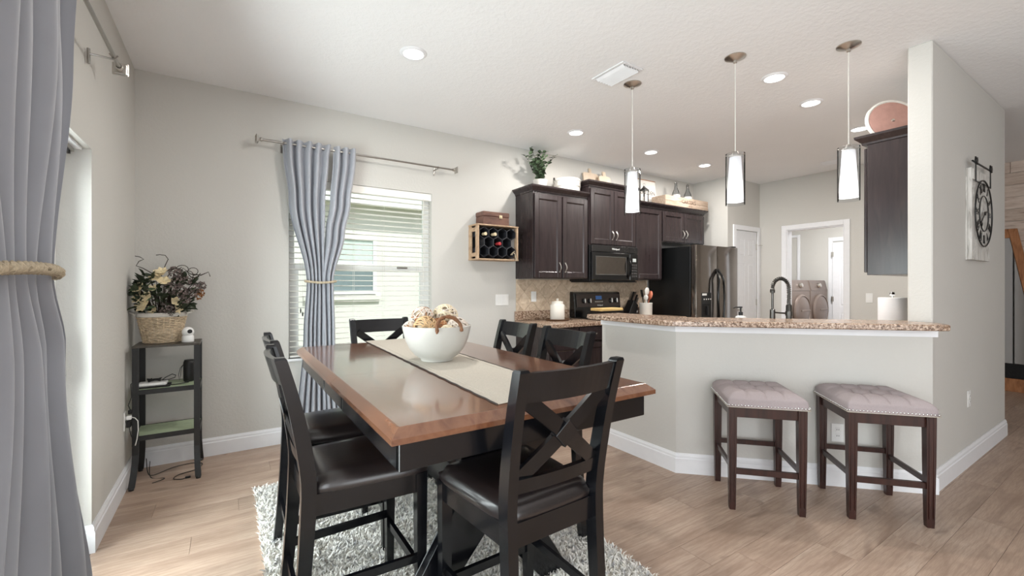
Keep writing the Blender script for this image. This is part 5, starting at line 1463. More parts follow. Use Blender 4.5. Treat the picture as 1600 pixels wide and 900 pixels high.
for sx in (-1, 1):
    for sy in (-1, 1):
        secs = []
        for z in (0.012, 0.03, 0.06, 0.10, 0.15, 0.20, 0.30, SZ - 0.015):
            k = max(0, (0.20 - z) / 0.20) ** 1.7
            secs.append((sx * (hx - 0.014 + 0.012 * k), sy * (hy - 0.006 + 0.080 * k * (1 if sy < 0 else 0.15)), z, 0.017, 0.006))
        lg = obj('leg', rects(nb(), secs), 'blackmetal', sf)
        b = nb(); lathe(b, [(0, 0), (0.014, 0), (0.015, 0.008), (0.010, 0.014), (0, 0.014)], 12, (secs[0][0], secs[0][1], 0)); obj('foot', b, 'darkplastic', lg, 40)
sfx, sfy = (SX0 + SX1) / 2, (SY0 + SY1) / 2

# wicker basket with dried flowers
fb_ = thing('flower_basket', 'wicker basket of dried cream and mauve flowers on top of the corner shelf', 'flower basket', (-0.385, 3.865, SZ + 0.001))
def rad(z): return 0.098 + 0.036 * (z / 0.185)
b = nb()
for k in range(15):
    z = 0.007 + k * 0.0118; pts = []
    for i in range(72):
        a = 2 * PI * i / 72; rr_ = rad(z) + 0.0048 * math.sin(2 * PI * i / 6 + PI * (k % 2))
        pts.append((rr_ * math.cos(a), 0.72 * rr_ * math.sin(a), z))
    tube(b, pts, 0.0052, 6, True)
obj('weave', b, 'basket', fb_, 60)
b = nb()
for i in range(24):
    a = 2 * PI * i / 24 + 0.13
    tube(b, [(rad(z) * math.cos(a), 0.72 * rad(z) * math.sin(a), z) for z in (0.002, 0.09, 0.185)], 0.0035, 5)
lathe(b, [(0, 0.0), (0.098, 0.0), (0.098, 0.008), (0, 0.008)], 24, (0, 0, 0), 1, 0.72)
obj('stake', b, 'basket', fb_, 60)
b = nb(); lathe(b, [(0.136, 0.178), (0.141, 0.180), (0.143, 0.205), (0.138, 0.208), (0.130, 0.206), (0.128, 0.182)], 40, (0, 0, 0), 1, 0.72); obj('rim', b, 'basketrim', fb_, 50)
for s in (-1, 1):
    b = nb(); tube(b, [(s * (0.138 + 0.035 * math.sin(PI * i / 8)), -0.045 + 0.09 * i / 8, 0.198 + 0.014 * math.sin(PI * i / 8)) for i in range(9)], 0.007, 8); obj('handle', b, 'basketrim', fb_, 50)
rd = random.Random(21)
def face_dir(o, d):
    o.rotation_mode = 'QUATERNION'; o.rotation_quaternion = Vector(d).to_track_quat('Z', 'Y'); 
def flower_mesh(R, n, mat, cup=0.35):
    bm = nb()
    for k in range(n):
        a = 2 * PI * k / n; ca, sa = math.cos(a), math.sin(a); w_ = R * 0.42
        P = [(0.08 * R, -0.2 * w_, 0), (0.08 * R, 0.2 * w_, 0), (0.6 * R, w_, cup * R * 0.3), (R, 0.15 * w_, cup * R), (R, -0.15 * w_, cup * R), (0.6 * R, -w_, cup * R * 0.3)]
        vs = [bm.verts.new((x_ * ca - y_ * sa, x_ * sa + y_ * ca, z_)) for x_, y_, z_ in P]
        bm.faces.new(vs)
    ball(bm, (0, 0, 0.04 * R), R * 0.16, 6)
    me = bpy.data.meshes.new('flower'); bm.to_mesh(me); bm.free(); me.materials.append(M[mat]); return me
def cluster_mesh(R, mat, n=46, seed=1):
    bm = nb(); r2 = random.Random(seed)
    for k in range(n):
        v = Vector((r2.gauss(0, 1), r2.gauss(0, 1), abs(r2.gauss(0, 1)) - 0.2)).normalized() * R * r2.uniform(0.75, 1.0)
        q_ = Vector(v).to_track_quat('Z', 'Y').to_matrix().to_4x4(); w_ = R * 0.20
        Mx = Matrix.Translation(v) @ q_
        vs = [bm.verts.new(Mx @ Vector(p)) for p in ((w_, 0, 0.4 * w_), (0, w_, -0.2 * w_), (-w_, 0, 0.4 * w_), (0, -w_, -0.2 * w_))]
        c = bm.verts.new(Mx @ Vector((0, 0, -0.5 * w_)))
        for i in range(4): bm.faces.new((vs[i], vs[(i + 1) % 4], c))
    me = bpy.data.meshes.new('flower_head'); bm.to_mesh(me); bm.free(); me.materials.append(M[mat]); return me
f_cream = flower_mesh(0.034, 6, 'petal_cream'); f_cream2 = flower_mesh(0.026, 5, 'petal_cream', 0.6)
c_mauve = cluster_mesh(0.042, 'petal_mauve', 60, 1); c_mauve2 = cluster_mesh(0.030, 'petal_mauve', 46, 2); c_rust = cluster_mesh(0.026, 'petal_rust', 44, 3)
lfm = leaf_mesh(0.062, 0.034); lfm.materials.append(M['leaf_dark']); lfe = leaf_mesh(0.05, 0.03); lfe.materials.append(M['leaf_euc'])
stems = nb()
def dome(xf, zf, yk=-1):
    """point on the bouquet's front surface, xf across -1..1, zf 0..1 upwards"""
    wdt = 0.105 + 0.095 * min(1, zf * 2.0)
    x_ = max(-0.122, xf * wdt + 0.012); z_ = 0.20 + 0.315 * zf * (1 - 0.28 * xf * xf)
    dpt = (0.06 + 0.06 * min(1, zf * 2)) * math.sqrt(max(0, 1 - 0.75 * xf * xf)) * math.cos(zf * 1.25)
    return Vector((x_, yk * dpt - 0.01, z_))
def put(me, xf, zf, nm, sc_=1.0, yk=-1):
    p = dome(xf, zf, yk); o = bpy.data.objects.new(nm, me); COL.objects.link(o); o.parent = fb_
    o.location = p; face_dir(o, (p.x * 1.2 + rd.uniform(-.25, .25) * 0.2, p.y * 1.6 - 0.04, (p.z - 0.22) * 0.8 + rd.uniform(-.05, .05))); o.scale = (sc_ * 1.18,) * 3
    tube(stems, [(p.x * 0.25, p.y * 0.2, 0.12), tuple(p * 0.6 + Vector((0, 0.01, 0.08))), tuple(p)], 0.0018, 4)
for xf, zf in ((-0.85, 0.42), (-0.62, 0.62), (-0.75, 0.22), (-0.45, 0.40), (-0.20, 0.78), (-0.05, 0.92), (0.02, 0.70), (-0.58, 0.30), (-0.95, 0.55)): put(f_cream, xf, zf, 'flower', rd.uniform(0.85, 1.15))
for xf, zf in ((-0.42, 0.10), (0.55, 0.18), (0.42, 0.28), (-0.25, 0.55), (0.62, 0.10), (-0.12, 0.85), (-0.85, 0.7)): put(f_cream2, xf, zf, 'flower', rd.uniform(0.9, 1.2))
for xf, zf in ((0.38, 0.72), (0.22, 0.55), (0.48, 0.50), (0.30, 0.90), (0.12, 0.12)): put(c_mauve, xf, zf, 'flower_head', rd.uniform(0.85, 1.1))
for xf, zf in ((0.80, 0.55), (0.90, 0.72), (0.70, 0.35), (0.05, 0.05), (0.35, 0.06), (1.05, 0.88), (0.62, 0.80), (-1.0, 0.78)): put(c_mauve2, xf, zf, 'flower_head', rd.uniform(0.85, 1.1))
for xf, zf in ((0.95, 0.50), (1.02, 0.62)): put(c_rust, xf, zf, 'flower_head')
for k in range(190):
    xf, zf = rd.uniform(-1.0, 1.0), rd.uniform(0, 0.95); yk = rd.choice((-1, -1, -0.8, 0.6))
    p = dome(xf, zf, yk) * 0.96; o = bpy.data.objects.new('leaf', lfm if rd.random() < 0.8 else lfe); COL.objects.link(o); o.parent = fb_
    o.location = p; o.rotation_euler = (rd.uniform(-0.8, 0.8), rd.uniform(-1.2, 0.5), math.atan2(p.y, p.x) + rd.uniform(-1.1, 1.1)); s_ = rd.uniform(0.7, 1.25); o.scale = (s_,) * 3
# dark core of stems so the bouquet has no hole
for k in range(70):
    xf, zf = rd.uniform(-0.95, 0.95), rd.uniform(0.0, 0.9); p = dome(xf, zf, rd.uniform(-0.9, 0.9))
    tube(stems, [(p.x * 0.3, p.y * 0.3, 0.10), tuple(p * 0.7 + Vector((0, 0, 0.06))), tuple(p)], 0.0022, 4)
obj('stem', stems, 'stem', fb_)
tw = nb()
tw_dz = 0.075
tube(tw, [(-0.05, -0.02, 0.40), (-0.10, -0.03, 0.435), (-0.135, -0.03, 0.45), (-0.12, -0.035, 0.48), (-0.095, -0.035, 0.495), (-0.115, -0.04, 0.51), (-0.14, -0.04, 0.515)], 0.0026, 5)
tube(tw, [(0.0, -0.02, 0.40), (0.02, -0.03, 0.46), (0.035, -0.03, 0.50), (0.02, -0.035, 0.525), (-0.01, -0.035, 0.53), (-0.03, -0.04, 0.525)], 0.0026, 5)
for k in range(5):
    cx_, cz_ = 0.06 + 0.03 * k, 0.38 + 0.012 * ((k * 7) % 5); pts = []
    for i in range(16): a = i * 0.55 + k; pts.append((cx_ + (0.018 + 0.0016 * i) * math.cos(a), -0.055 - 0.002 * i, cz_ + (0.02 + 0.001 * i) * math.sin(a)))
    tube(tw, pts, 0.0024, 5)
tube(tw, [(0.05, -0.03, 0.36), (0.12, -0.05, 0.44), (0.16, -0.05, 0.40), (0.22, -0.05, 0.395), (0.265, -0.05, 0.415), (0.275, -0.05, 0.39)], 0.0024, 5)
for v in tw.verts: v.co.z += tw_dz * min(1, (v.co.z - 0.3) / 0.1)
obj('twig', tw, 'stem', fb_, 60)

# security camera
sc_ = thing('security_camera', 'small round white camera beside the basket on the corner shelf', 'camera', (-0.238, 3.800, SZ + 0.001))
b = nb(); lathe(b, [(0, 0), (0.034, 0), (0.036, 0.006), (0.034, 0.040), (0.030, 0.046), (0, 0.046)], 24); obj('base', b, 'white', sc_, 40)
b = nb(); ball(b, (0, 0, 0.068), 0.036, 20); hd_ = obj('head', b, 'white', sc_, 60)
b = nb(); lathe(b, [(0, 0.0), (0.014, 0.0), (0.014, 0.006), (0, 0.008)], 16, mat=Matrix.Translation((0.012, -0.0315, 0.074)) @ Vector((0.35, -0.9, 0.15)).to_track_quat('Z', 'Y').to_matrix().to_4x4()); tag(obj('lens', b, 'darkplastic', hd_, 40), 'black lens')
# speaker on the middle shelf
sk_ = thing('speaker', 'small black cylindrical speaker with a wrist loop on the upper green shelf', 'speaker', (-0.235, 3.875, 0.618))
b = nb(); lathe(b, [(0, 0), (0.028, 0), (0.034, 0.008), (0.035, 0.03), (0.035, 0.125), (0.033, 0.14), (0.028, 0.147), (0, 0.147)], 24); obj('body', b, 'darkplastic', sk_, 40)
b = nb(); lathe(b, [(0.030, 0.1475), (0.030, 0.152), (0.022, 0.153), (0, 0.150)], 24); obj('end_cap', b, 'blackmetal', sk_, 40)
b = nb(); tube(b, [(-0.034, 0, 0.12), (-0.05, -0.01, 0.10), (-0.060, -0.015, 0.05), (-0.055, -0.015, 0.01), (-0.048, -0.015, 0.05), (-0.044, -0.01, 0.10), (-0.034, 0, 0.118)], 0.002, 5); obj('wrist_loop', b, 'cable', sk_, 50)
# router and cables
ro = thing('router', 'flat white and black router on the upper green shelf of the corner stand', 'router', (-0.425, 3.79, 0.618))
obj('base', box(nb(), -0.075, 0.095, -0.055, 0.055, 0, 0.010, 0.003), 'darkplastic', ro)
obj('cover', box(nb(), -0.080, 0.075, -0.048, 0.058, 0.0105, 0.030, 0.006), 'white', ro)
b = nb(); rr = random.Random(4)
for k in range(4):
    pts = [(-0.42 + 0.03 * math.cos(i * 0.8 + k) * (1 + 0.1 * k), 3.80 + 0.022 * math.sin(i * 0.8 + k), 0.655 + 0.004 * k + 0.006 * math.sin(i * 1.3 + k)) for i in range(12)]
    tube(b, pts, 0.003, 5)
tube(b, [(-0.38, 3.80, 0.655), (-0.36, 3.80, 0.672), (-0.325, 3.80, 0.690), (-0.305, 3.80, 0.680), (-0.31, 3.80, 0.665), (-0.345, 3.80, 0.655), (-0.39, 3.80, 0.655)], 0.003, 6)
tube(b, [(-0.36, 3.79, 0.640), (-0.325, 3.77, 0.623), (-0.29, 3.77, 0.623), (-0.255, 3.79, 0.624), (-0.24, 3.80, 0.628)], 0.003, 6)
box(b, -0.255, -0.232, 3.793, 3.807, 0.622, 0.634, 0.002)
tag(obj('cable', b, 'cable', None, 50), 'tangled black cable bundle lying on the router', 'cable')
# chargers and leads at the outlet
cg = thing('charger', 'black and white charger plugs in the outlet behind the corner shelf', 'charger', (XL + 0.0105, 3.70, 0.43))
obj('white_plug', box(nb(), 0.0, 0.026, -0.022, 0.022, 0.008, 0.034, 0.004), 'white', cg)
obj('black_plug', box(nb(), 0.0, 0.024, -0.026, 0.026, -0.040, 0.004, 0.004), 'darkplastic', cg)
b = nb(); tube(b, [(0.026, -0.01, 0.022), (0.045, -0.03, 0.020), (0.060, -0.035, 0.0), (0.062, -0.035, -0.06), (0.055, -0.03, -0.12), (0.045, -0.02, -0.16)], 0.0028, 6); obj('lead', b, 'cable_white', cg, 50)
b = nb(); tube(b, [(0.015, -0.01, -0.040), (0.02, -0.02, -0.07), (0.035, -0.03, -0.12), (0.030, -0.025, -0.16), (0.04, -0.02, -0.20)], 0.0022, 6); obj('lead', b, 'cable', cg, 50)
b = nb(); tube(b, [(XL + 0.03, 3.69, 0.50), (XL + 0.02, 3.69, 0.53), (XL + 0.035, 3.70, 0.58), (XL + 0.03, 3.71, 0.66), (XL + 0.055, 3.76, 0.70)], 0.0024, 6); box(b, XL + 0.02, XL + 0.04, 3.68, 3.70, 0.475, 0.50, 0.002)
tag(obj('cable', b, 'cable', None, 50), 'black lead with a plug hanging between the left wall and the corner shelf', 'cable')
b = nb(); fl_pts = [(-0.47, 3.86, 0.12), (-0.46, 3.84, 0.03), (-0.43, 3.84, 0.004), (-0.33, 3.93, 0.004), (-0.22, 3.95, 0.004), (-0.16, 3.90, 0.004), (-0.19, 3.80, 0.004), (-0.28, 3.76, 0.004), (-0.31, 3.70, 0.004), (-0.27, 3.66, 0.004), (-0.24, 3.67, 0.004)]
def smooth_path(P, n=6):
    P = [Vector(p) for p in P]; out = []
    for i in range(len(P) - 1):
        p0, p1, p2, p3 = P[max(0, i - 1)], P[i], P[i + 1], P[min(len(P) - 1, i + 2)]
        for k in range(n):
            t = k / n; out.append(0.5 * ((2 * p1) + (p2 - p0) * t + (2 * p0 - 5 * p1 + 4 * p2 - p3) * t * t + (3 * p1 - p0 - 3 * p2 + p3) * t ** 3))
    return out + [P[-1]]
tube(b, smooth_path(fl_pts), 0.0028, 6); box(b, -0.245, -0.215, 3.662, 3.678, 0.0008, 0.012, 0.002)
tube(b, smooth_path([(-0.45, 3.85, 0.10), (-0.44, 3.80, 0.006), (-0.36, 3.74, 0.0035), (-0.42, 3.69, 0.0035)]), 0.0025, 6)
tag(obj('cable', b, 'cable', None, 50), 'thin black cable looping over the floor under the corner shelf', 'cable')

# ------------------------------------------------------------------ doors and casings in the kitchen
def six_panel(w_, h_, t=0.036):
    b = nb(); box(b, 0, w_, -t, -0.008, 0, h_)          # core; panels are raised on it
    st = 0.11 * w_ / 0.7; mid = 0.10 * w_ / 0.7
    rows = ((0.20, 0.36), (0.43, 0.78), (0.84, 0.945))
    box(b, 0, st, -t - 0.004, -t, 0, h_); box(b, w_ - st, w_, -t - 0.004, -t, 0, h_); 
    zed = [0] + [z for r_ in ((0.105, 0.38), (0.44, 0.775), (0.825, 0.945)) for z in r_] + [1]
    for k in range(0, len(zed), 2): box(b, st, w_ - st, -t - 0.004, -t, zed[k] * h_, zed[k + 1] * h_)
    for k in range(1, len(zed) - 1, 2): box(b, w_ / 2 - mid / 2, w_ / 2 + mid / 2, -t - 0.004, -t, zed[k] * h_, zed[k + 1] * h_)
    return b, st, mid, [(zed[k] * h_, zed[k + 1] * h_) for k in range(1, len(zed) - 1, 2)]
def panel_door(name, w_, h_, loc, rz, hinge_right):
    root = bpy.data.objects.new(name, None); COL.objects.link(root); root['kind'] = 'structure'
    root.location = loc; root.rotation_euler = (0, 0, rz)
    b, st, mid, rows = six_panel(w_, h_); lf = obj('door_leaf', b, 'door', root)
    for z0_, z1_ in rows:
        for xa, xb_ in ((st, w_ / 2 - mid / 2), (w_ / 2 + mid / 2, w_ - st)):
            b = nb(); g_ = 0.014
            loft(b, [[(xa + o, -0.036 - y_, z0_ + o), (xb_ - o, -0.036 - y_, z0_ + o), (xb_ - o, -0.036 - y_, z1_ - o), (xa + o, -0.036 - y_, z1_ - o)] for o, y_ in ((g_, -0.001), (g_ + 0.012, 0.004), (g_ + 0.014, 0.0045))])
            obj('door_panel', b, 'door', lf)
    for hz in (0.20, 1.05, h_ - 0.22):
        xx = w_ + 0.004 if hinge_right else -0.004
        b = nb(); tube(b, [(xx, -0.044, hz - 0.045), (xx, -0.044, hz + 0.045)], 0.007, 8); box(b, xx - 0.02, xx + 0.02, -0.042, -0.040, hz - 0.045, hz + 0.045); obj('hinge', b, 'nickel', root, 40)
    b = nb(); kx = 0.065 if hinge_right else w_ - 0.065
    lathe(b, [(0.026, 0), (0.026, 0.006), (0.010, 0.010), (0.010, 0.03), (0.026, 0.04), (0.028, 0.055), (0.018, 0.066), (0, 0.068)], 18, mat=Matrix.Translation((kx, -0.040, 0.95)) @ Matrix.Rotation(PI / 2, 4, 'X')); obj('door_knob', b, 'nickel', root, 40)
    return root
def casing(bm, u0, u1, z1, P, cw_=0.068, th=0.018, both=False):
    """door casing boards; P maps (u, d, z) with d out of the wall"""
    for (a, c, za, zb) in ((u0 - cw_, u0, 0, z1 + cw_), (u1, u1 + cw_, 0, z1 + cw_), (u0, u1, z1, z1 + cw_)):
        vs0 = len(bm.verts)
        box(bm, a, c, 0.0005, th, za, zb, 0.004)
    for v in bm.verts: v.co = Vector(P(v.co.x, v.co.y, v.co.z))
    return bm
dp_ = panel_door('door_2', DPX1 - DPX0 - 0.02, DPZ - 0.015, (DPX0 + 0.01, PYF + 0.045, 0.005), 0, True)
c3 = struct('trim_3', casing(nb(), DPX0 + 0.004, DPX1 - 0.004, DPZ - 0.004, lambda u, d, z: (u, PYF - d, z)), 'trim')
b = nb(); tube(b, [(DPX1 - 0.01, PYF - 0.02, 1.90), (DPX1 + 0.02, PYF - 0.05, 1.905), (DPX1 + 0.04, PYF - 0.055, 1.90)], 0.004, 6); obj('door_stop', b, 'nickel', c3, 40)
b = casing(nb(), OY0 + 0.004, OY1 - 0.004, OZ - 0.004, lambda u, d, z: (LX - d, u, z))
c4 = struct('trim_4', b, 'trim')
b = nb(); box(b, LX - 0.002, LX + 0.122, OY0, OY0 + 0.014, 0, OZ); box(b, LX - 0.002, LX + 0.122, OY1 - 0.014, OY1, 0, OZ); box(b, LX - 0.002, LX + 0.122, OY0 + 0.014, OY1 - 0.014, OZ - 0.014, OZ); obj('jamb', b, 'trim', c4)
panel_door('door_3', 0.74, 2.10, (9.490, 3.60, 0.005), -PI / 2, False)
struct('trim_5', casing(nb(), 2.85, 3.61, 2.13, lambda u, d, z: (9.5 - d, u, z), 0.075), 'trim')
struct('trim_6', casing(nb(), 4.22, 4.40, 2.26, lambda u, d, z: (9.5 - d, u, z), 0.05), 'trim')
# washer and dryer
def laundry(name, label, x):
    root = thing(name, label, 'appliance', (x, 3.65, 0), 0, 'laundry machines')
    hw_, tp = 0.335, 1.40
    obj('pedestal', box(nb(), -hw_, hw_, 0.02, 0.72, 0.01, 0.36, 0.01), 'washer', root)
    b = nb(); prism(b, [(0.0, 0.365), (0.0, 1.20), (0.045, tp), (0.72, tp), (0.72, 0.365)], -hw_, hw_, 'x', 0.012); obj('body', b, 'washer', root)
    b = nb(); prism(b, [(-0.004, 1.215), (0.036, tp - 0.012), (0.042, tp - 0.012), (0.01, 1.215)], -hw_ + 0.012, hw_ - 0.012, 'x', 0.001); pn_ = obj('control_panel', b, simple('washer_panel', (116, 102, 94), 0.3, 0.3), root)
    Mx = Matrix.Translation((0.0, 0.014, 1.305)) @ Matrix.Rotation(PI / 2 - 0.21, 4, 'X')
    b = nb(); lathe(b, [(0.045, 0), (0.045, 0.012), (0.034, 0.04), (0, 0.042)], 20, mat=Mx); tag(obj('dial', b, 'nickel', pn_, 40), 'silver dial')
    Mr = Matrix.Translation((0, 0, 0.86)) @ Matrix.Rotation(PI / 2, 4, 'X')
    b = nb(); lathe(b, [(0.285, -0.002), (0.29, 0.02), (0.275, 0.04), (0.262, 0.045), (0.255, 0.035), (0.255, -0.002)], 40, mat=Mr); dr2 = obj('door', b, 'washer', root, 40)
    b = nb(); lathe(b, [(0.254, -0.002), (0.254, 0.034), (0.20, 0.06), (0.10, 0.075), (0, 0.078)], 40, mat=Mr); obj('door_cover', b, 'washer_dark', dr2, 50)
    b = nb(); box(b, -0.14, 0.17, -0.082, -0.06, 0.86, 0.885, 0.004); obj('door_grip', b, 'washer', dr2)
    return root
laundry('washing_machine', 'bronze front loading laundry machine, left one in the laundry room doorway', 8.335)
laundry('tumble_dryer', 'bronze front loading laundry machine, right one in the laundry room doorway', 9.035)

l_ = bpy.data.lights.new('laundry_lamp', 'AREA'); l_.shape = 'DISK'; l_.size = 0.3; l_.energy = 62
lo_ = bpy.data.objects.new('laundry_lamp', l_); COL.objects.link(lo_); lo_.location = (8.0, 2.9, H - 0.02)  # unseen lamp added to brighten the laundry room
# ------------------------------------------------------------------ ceiling fittings
def downlight(label, x, y_):
    root = thing('ceiling_light', label, 'ceiling light', (x, y_, H), 0, 'recessed ceiling lights')
    b = nb(); lathe(b, [(0.062, -0.0005), (0.066, -0.010), (0.080, -0.008), (0.089, -0.0005)], 36); obj('trim_ring', b, 'trim', root, 50)
    b = nb(); lathe(b, [(0, -0.0045), (0.0625, -0.0045), (0.0625, -0.0015), (0, -0.0015)], 32); obj('lens', b, 'lens', root)
    l = bpy.data.lights.new('ceiling_light_lamp', 'AREA'); l.shape = 'DISK'; l.size = 0.12; l.energy = CAN_POWER; l.color = (1.0, 0.96, 0.91)
    lo = bpy.data.objects.new('lamp', l); COL.objects.link(lo); lo.parent = root; lo.location = (0, 0, -0.014)
for lb, x, y_ in (('round recessed ceiling light above the dining table, the largest in view', 1.027, 2.785),
                  ('recessed ceiling light over the kitchen wall, nearest the eucalyptus plant', 2.926, 3.337),
                  ('recessed ceiling light over the kitchen wall, middle of the row of three', 4.075, 3.355),
                  ('recessed ceiling light over the refrigerator, farthest of the row of three', 5.092, 3.347),
                  ('recessed ceiling light between the middle and right pendant lamps, nearer one', 3.384, 1.66),
                  ('recessed ceiling light between the middle and right pendant lamps, farther one', 4.108, 1.722),
                  ('recessed ceiling light half hidden behind the pink round board', 5.184, 1.747)):
    downlight(lb, x, y_)
def vent(label, x, y_, w_, l_, n):
    root = thing('ceiling_vent', label, 'air vent', (x, y_, H))
    b = nb(); f_ = 0.022
    box(b, -w_ / 2, -w_ / 2 + f_, -l_ / 2, l_ / 2, -0.008, -0.0005, 0.002); box(b, w_ / 2 - f_, w_ / 2, -l_ / 2, l_ / 2, -0.008, -0.0005, 0.002)
    box(b, -w_ / 2 + f_, w_ / 2 - f_, -l_ / 2, -l_ / 2 + f_, -0.008, -0.0005, 0.002); box(b, -w_ / 2 + f_, w_ / 2 - f_, l_ / 2 - f_, l_ / 2, -0.008, -0.0005, 0.002)
    obj('frame', b, 'trim', root)
    obj('duct', box(nb(), -w_ / 2 + f_, w_ / 2 - f_, -l_ / 2 + f_, l_ / 2 - f_, -0.003, -0.001), simple('duct_shadow_grey', (150, 150, 150), 0.8) if 'duct_shadow_grey' not in bpy.data.materials else bpy.data.materials['duct_shadow_grey'], root)  # flat sheet behind the slats, the duct's shade put into its grey
    for k in range(n):
        xx = -w_ / 2 + f_ + (w_ - 2 * f_) * (k + 0.5) / n; wv = (w_ - 2 * f_) / n * 0.50
        b = nb(); box(b, -wv, wv, -l_ / 2 + f_, l_ / 2 - f_, -0.001, 0.001, mat=Matrix.Translation((xx, 0, -0.014)) @ Matrix.Rotation(0.65 if k < n / 2 else 0.65, 4, 'Y')); obj('slat', b, 'trim', root)
vent('white slatted air vent in the ceiling left of the pendant lamps', 2.365, 2.253, 0.205, 0.31, 6)
vent('small white air vent in the far ceiling behind the right pendant lamp', 6.28, 2.36, 0.16, 0.30, 5)

def pendant(label, x, y_):
    root = thing('pendant_lamp', label, 'pendant lamp', (x, y_, H), 0, 'glass pendant lamps over the bar')
    b = nb(); lathe(b, [(0.066, -0.0005), (0.066, -0.006), (0.035, -0.020), (0.012, -0.026), (0.012, -0.040), (0.005, -0.044), (0, -0.044)], 32); obj('canopy', b, 'nickel', root, 40)
    obj('cord', tube(nb(), [(0, 0, -0.04), (0, 0, -0.650)], 0.0032, 6), 'cord', root, 50)
    b = nb(); lathe(b, [(0, -0.635), (0.014, -0.636), (0.020, -0.655), (0.036, -0.660), (0.036, -0.672), (0, -0.672)], 20); cap_ = obj('cap', b, 'nickel', root, 40)
    b = nb()
    for a in (0.5, 0.5 + 2 * PI / 3, 0.5 + 4 * PI / 3): tube(b, [(0.034 * math.cos(a), 0.034 * math.sin(a), -0.668), (0.068 * math.cos(a), 0.068 * math.sin(a), -0.668)], 0.003, 6)
    obj('pin', b, 'nickel', cap_, 40)
    b = nb(); lathe(b, [(0.0595, -0.652), (0.0595, -0.996), (0.0572, -0.996), (0.0572, -0.652), (0.0595, -0.652)], 40); obj('outer_glass', b, 'shadeglass', root, 40)
    b = nb(); lathe(b, [(0.0355, -0.676), (0.0525, -0.975), (0.0510, -0.975), (0.0340, -0.676), (0.0355, -0.676)], 40); ing = obj('inner_shade', b, 'frosted', root, 40)
    l = bpy.data.lights.new('pendant_bulb', 'POINT'); l.energy = PENDANT_POWER; l.shadow_soft_size = 0.022; l.color = (1.0, 0.96, 0.92)
    lo = bpy.data.objects.new('bulb', l); COL.objects.link(lo); lo.parent = root; lo.location = (0, 0, -0.885)
pendant('glass pendant lamp over the bar, the left one in front of the dark cabinets', 2.583, 2.301)
pendant('glass pendant lamp over the bar, the middle one of three', 2.861, 1.655)
pendant('glass pendant lamp over the bar, the right one beside the column cabinet', 3.333, 1.181)

# ------------------------------------------------------------------ clock
ck = thing('wall_clock', 'whitewashed wooden board clock with black iron ring and barn door hardware on the right wall', 'clock', (4.690, CY0, 1.485))
kw, kh = 0.262, 0.655
for k in range(4):
    x0 = -kw + k * kw / 2; obj('plank', box(nb(), x0 + 0.001, x0 + kw / 2 - 0.001, -0.0335, -0.0115, 0, kh, 0.002), 'clockwood', ck)
b = nb(); box(b, -kw, -kw + 0.05, -0.0110, -0.001, 0, kh); box(b, kw - 0.05, kw, -0.0110, -0.001, 0, kh); obj('side_frame', b, 'clockwood', ck)
b = nb(); box(b, -kw, kw, -0.0415, -0.0340, kh - 0.085, kh - 0.01, 0.002); obj('top_board', b, 'clockwood', ck)
for (xa, za, xb_, zb) in ((-kw + 0.02, 0.52, kw - 0.03, 0.03), (-kw + 0.02, 0.03, kw - 0.03, 0.52)):
    obj('brace', beam(nb(), (xa, -0.0350, za), (xb_, -0.0350, zb), 0.003, 0.05, (0, 0, 1)) if False else beam(nb(), (xa, -0.0360, za), (xb_, -0.0360, zb), 0.003, 0.045), 'clockwood', ck)
ckc = 0.345
for R_, r_ in ((0.243, 0.0048), (0.130, 0.0038)):
    b = nb(); tube(b, [(R_ * math.cos(2 * PI * i / 64), -0.0475, ckc + R_ * math.sin(2 * PI * i / 64)) for i in range(64)], r_, 6, True); obj('ring', b, 'blackmetal', ck, 60)
for k, tx in enumerate(('XII', 'I', 'II', 'III', 'IIII', 'V', 'VI', 'VII', 'VIII', 'IX', 'X', 'XI')):
    a = -2 * PI * k / 12
    Mx = Matrix.Translation((0, -0.0475, ckc)) @ Matrix.Rotation(-a, 4, 'Y') @ Matrix.Translation((0, 0, 0.187)) @ ON_FRONT @ Matrix.Diagonal((0.75, 1.35, 1, 1))
    obj('numeral', text_bm(tx, 0.066, 0.002, Mx), 'blackmetal', ck)
b = nb()
for a, L in ((math.radians(305 - 360 + 90 - 20), 0.09), (math.radians(90 - 235), 0.15)):
    beam(b, (0, -0.0520, ckc), (L * math.cos(a), -0.0520, ckc + L * math.sin(a)), 0.004, 0.012)
lathe(b, [(0.014, 0), (0.014, 0.006), (0, 0.008)], 14, mat=Matrix.Translation((0, -0.0515, ckc)) @ Matrix.Rotation(PI / 2, 4, 'X')); obj('hand', b, 'blackmetal', ck)
b = nb(); tube(b, [(-kw - 0.0, -0.0365, kh + 0.045), (kw - 0.01, -0.0365, kh + 0.045)], 0.006, 8); rl = obj('rail', b, 'blackmetal', ck, 40)
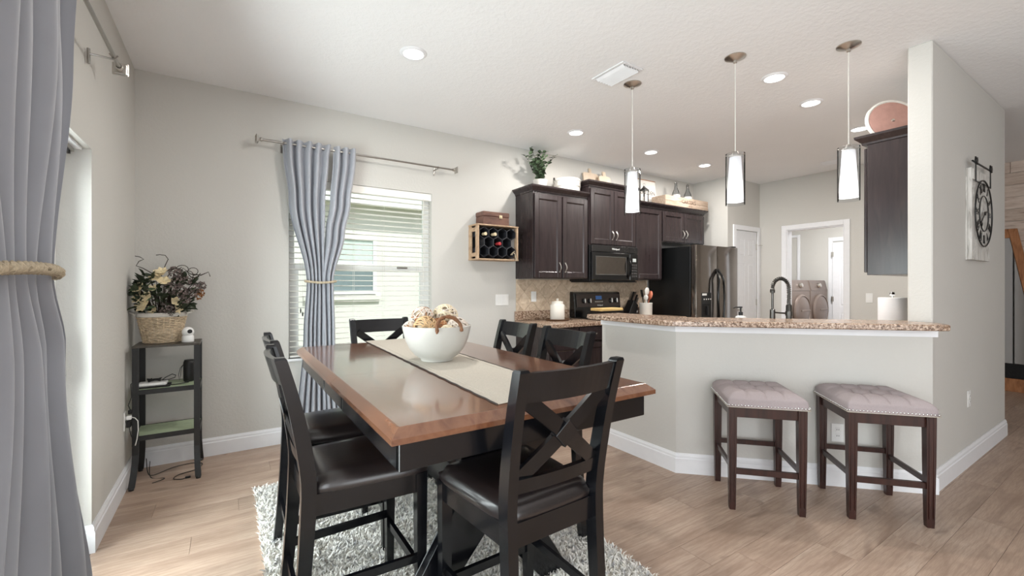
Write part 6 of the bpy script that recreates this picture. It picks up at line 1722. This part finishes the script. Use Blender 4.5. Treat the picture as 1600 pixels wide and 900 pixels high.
for s in (-0.82, 0.80):
    b = nb(); lathe(b, [(0.0, -0.006), (0.022, -0.006), (0.022, 0.006), (0, 0.006)], 16, mat=Matrix.Translation((s * kw, -0.0475, kh + 0.050)) @ Matrix.Rotation(PI / 2, 4, 'X'))
    for q_ in range(4):
        a = PI / 4 + q_ * PI / 2; tube(b, [(s * kw, -0.0475, kh + 0.05), (s * kw + 0.034 * math.cos(a), -0.0475, kh + 0.05 + 0.034 * math.sin(a))], 0.005, 5)
    obj('roller', b, 'blackmetal', rl, 40)
    b = nb(); box(b, s * kw - 0.007, s * kw + 0.007, -0.0475, -0.0420, kh - 0.10, kh + 0.05, 0.001); obj('strap', b, 'blackmetal', rl)
b = nb(); tube(b, [(-0.82 * kw, -0.0445, kh - 0.095), (0.80 * kw, -0.0445, kh - 0.095)], 0.003, 5); obj('lower_rail', b, 'blackmetal', ck)

# ------------------------------------------------------------------ mirror in the next room
mr = thing('floor_mirror', 'leaning mirror in a honey wood frame against the plank wall at the right edge', 'mirror', (8.10, 1.10, 0))
# local: u runs along -Y (to the right in view), frame leans sideways
def slab(bm, pts, x0, x1): return prism(bm, [(-u, z) for u, z in pts], x0, x1, 'x', 0.003)
TOPZ = 2.0; lean_ = 0.30
ul = -0.24; ur0, ur1 = -0.035, 0.28
obj('frame_stile', slab(nb(), [(ur0 - 0.075, TOPZ), (ur0, TOPZ), (ur1, 0.16), (ur1 - 0.085, 0.16)], -0.02, 0.02), 'framewood', mr)
obj('frame_stile', slab(nb(), [(ul - 0.09, TOPZ), (ul, TOPZ), (ul, 0.16), (ul - 0.09, 0.16)], -0.02, 0.02), 'framewood', mr)
obj('frame_rail', slab(nb(), [(ul - 0.09, TOPZ - 0.0), (ul - 0.09, TOPZ + 0.10), (ur0 + 0.0, TOPZ + 0.10), (ur0, TOPZ)], -0.02, 0.02) if False else slab(nb(), [(ul, TOPZ - 0.11), (ul, TOPZ), (ur0 - 0.076, TOPZ), (ur0 - 0.059, TOPZ - 0.11)], -0.02, 0.02), 'framewood', mr)
obj('frame_rail', slab(nb(), [(ul - 0.09, 0.0), (ul - 0.09, 0.159), (ur1 + 0.03, 0.159), (ur1 + 0.03, 0.0)], -0.03, 0.02), 'framewood', mr)
obj('mirror_pane', slab(nb(), [(ul, 0.34), (ul, TOPZ - 0.11), (ur0 - 0.06, TOPZ - 0.11), (ur1 - 0.118, 0.34)], -0.004, 0.006), 'mirror', mr)
obj('dark_panel', slab(nb(), [(ul, 0.160), (ul, 0.338), (ur1 - 0.118, 0.338), (ur1 - 0.086, 0.160)], -0.006, 0.008), 'darkmat', mr)
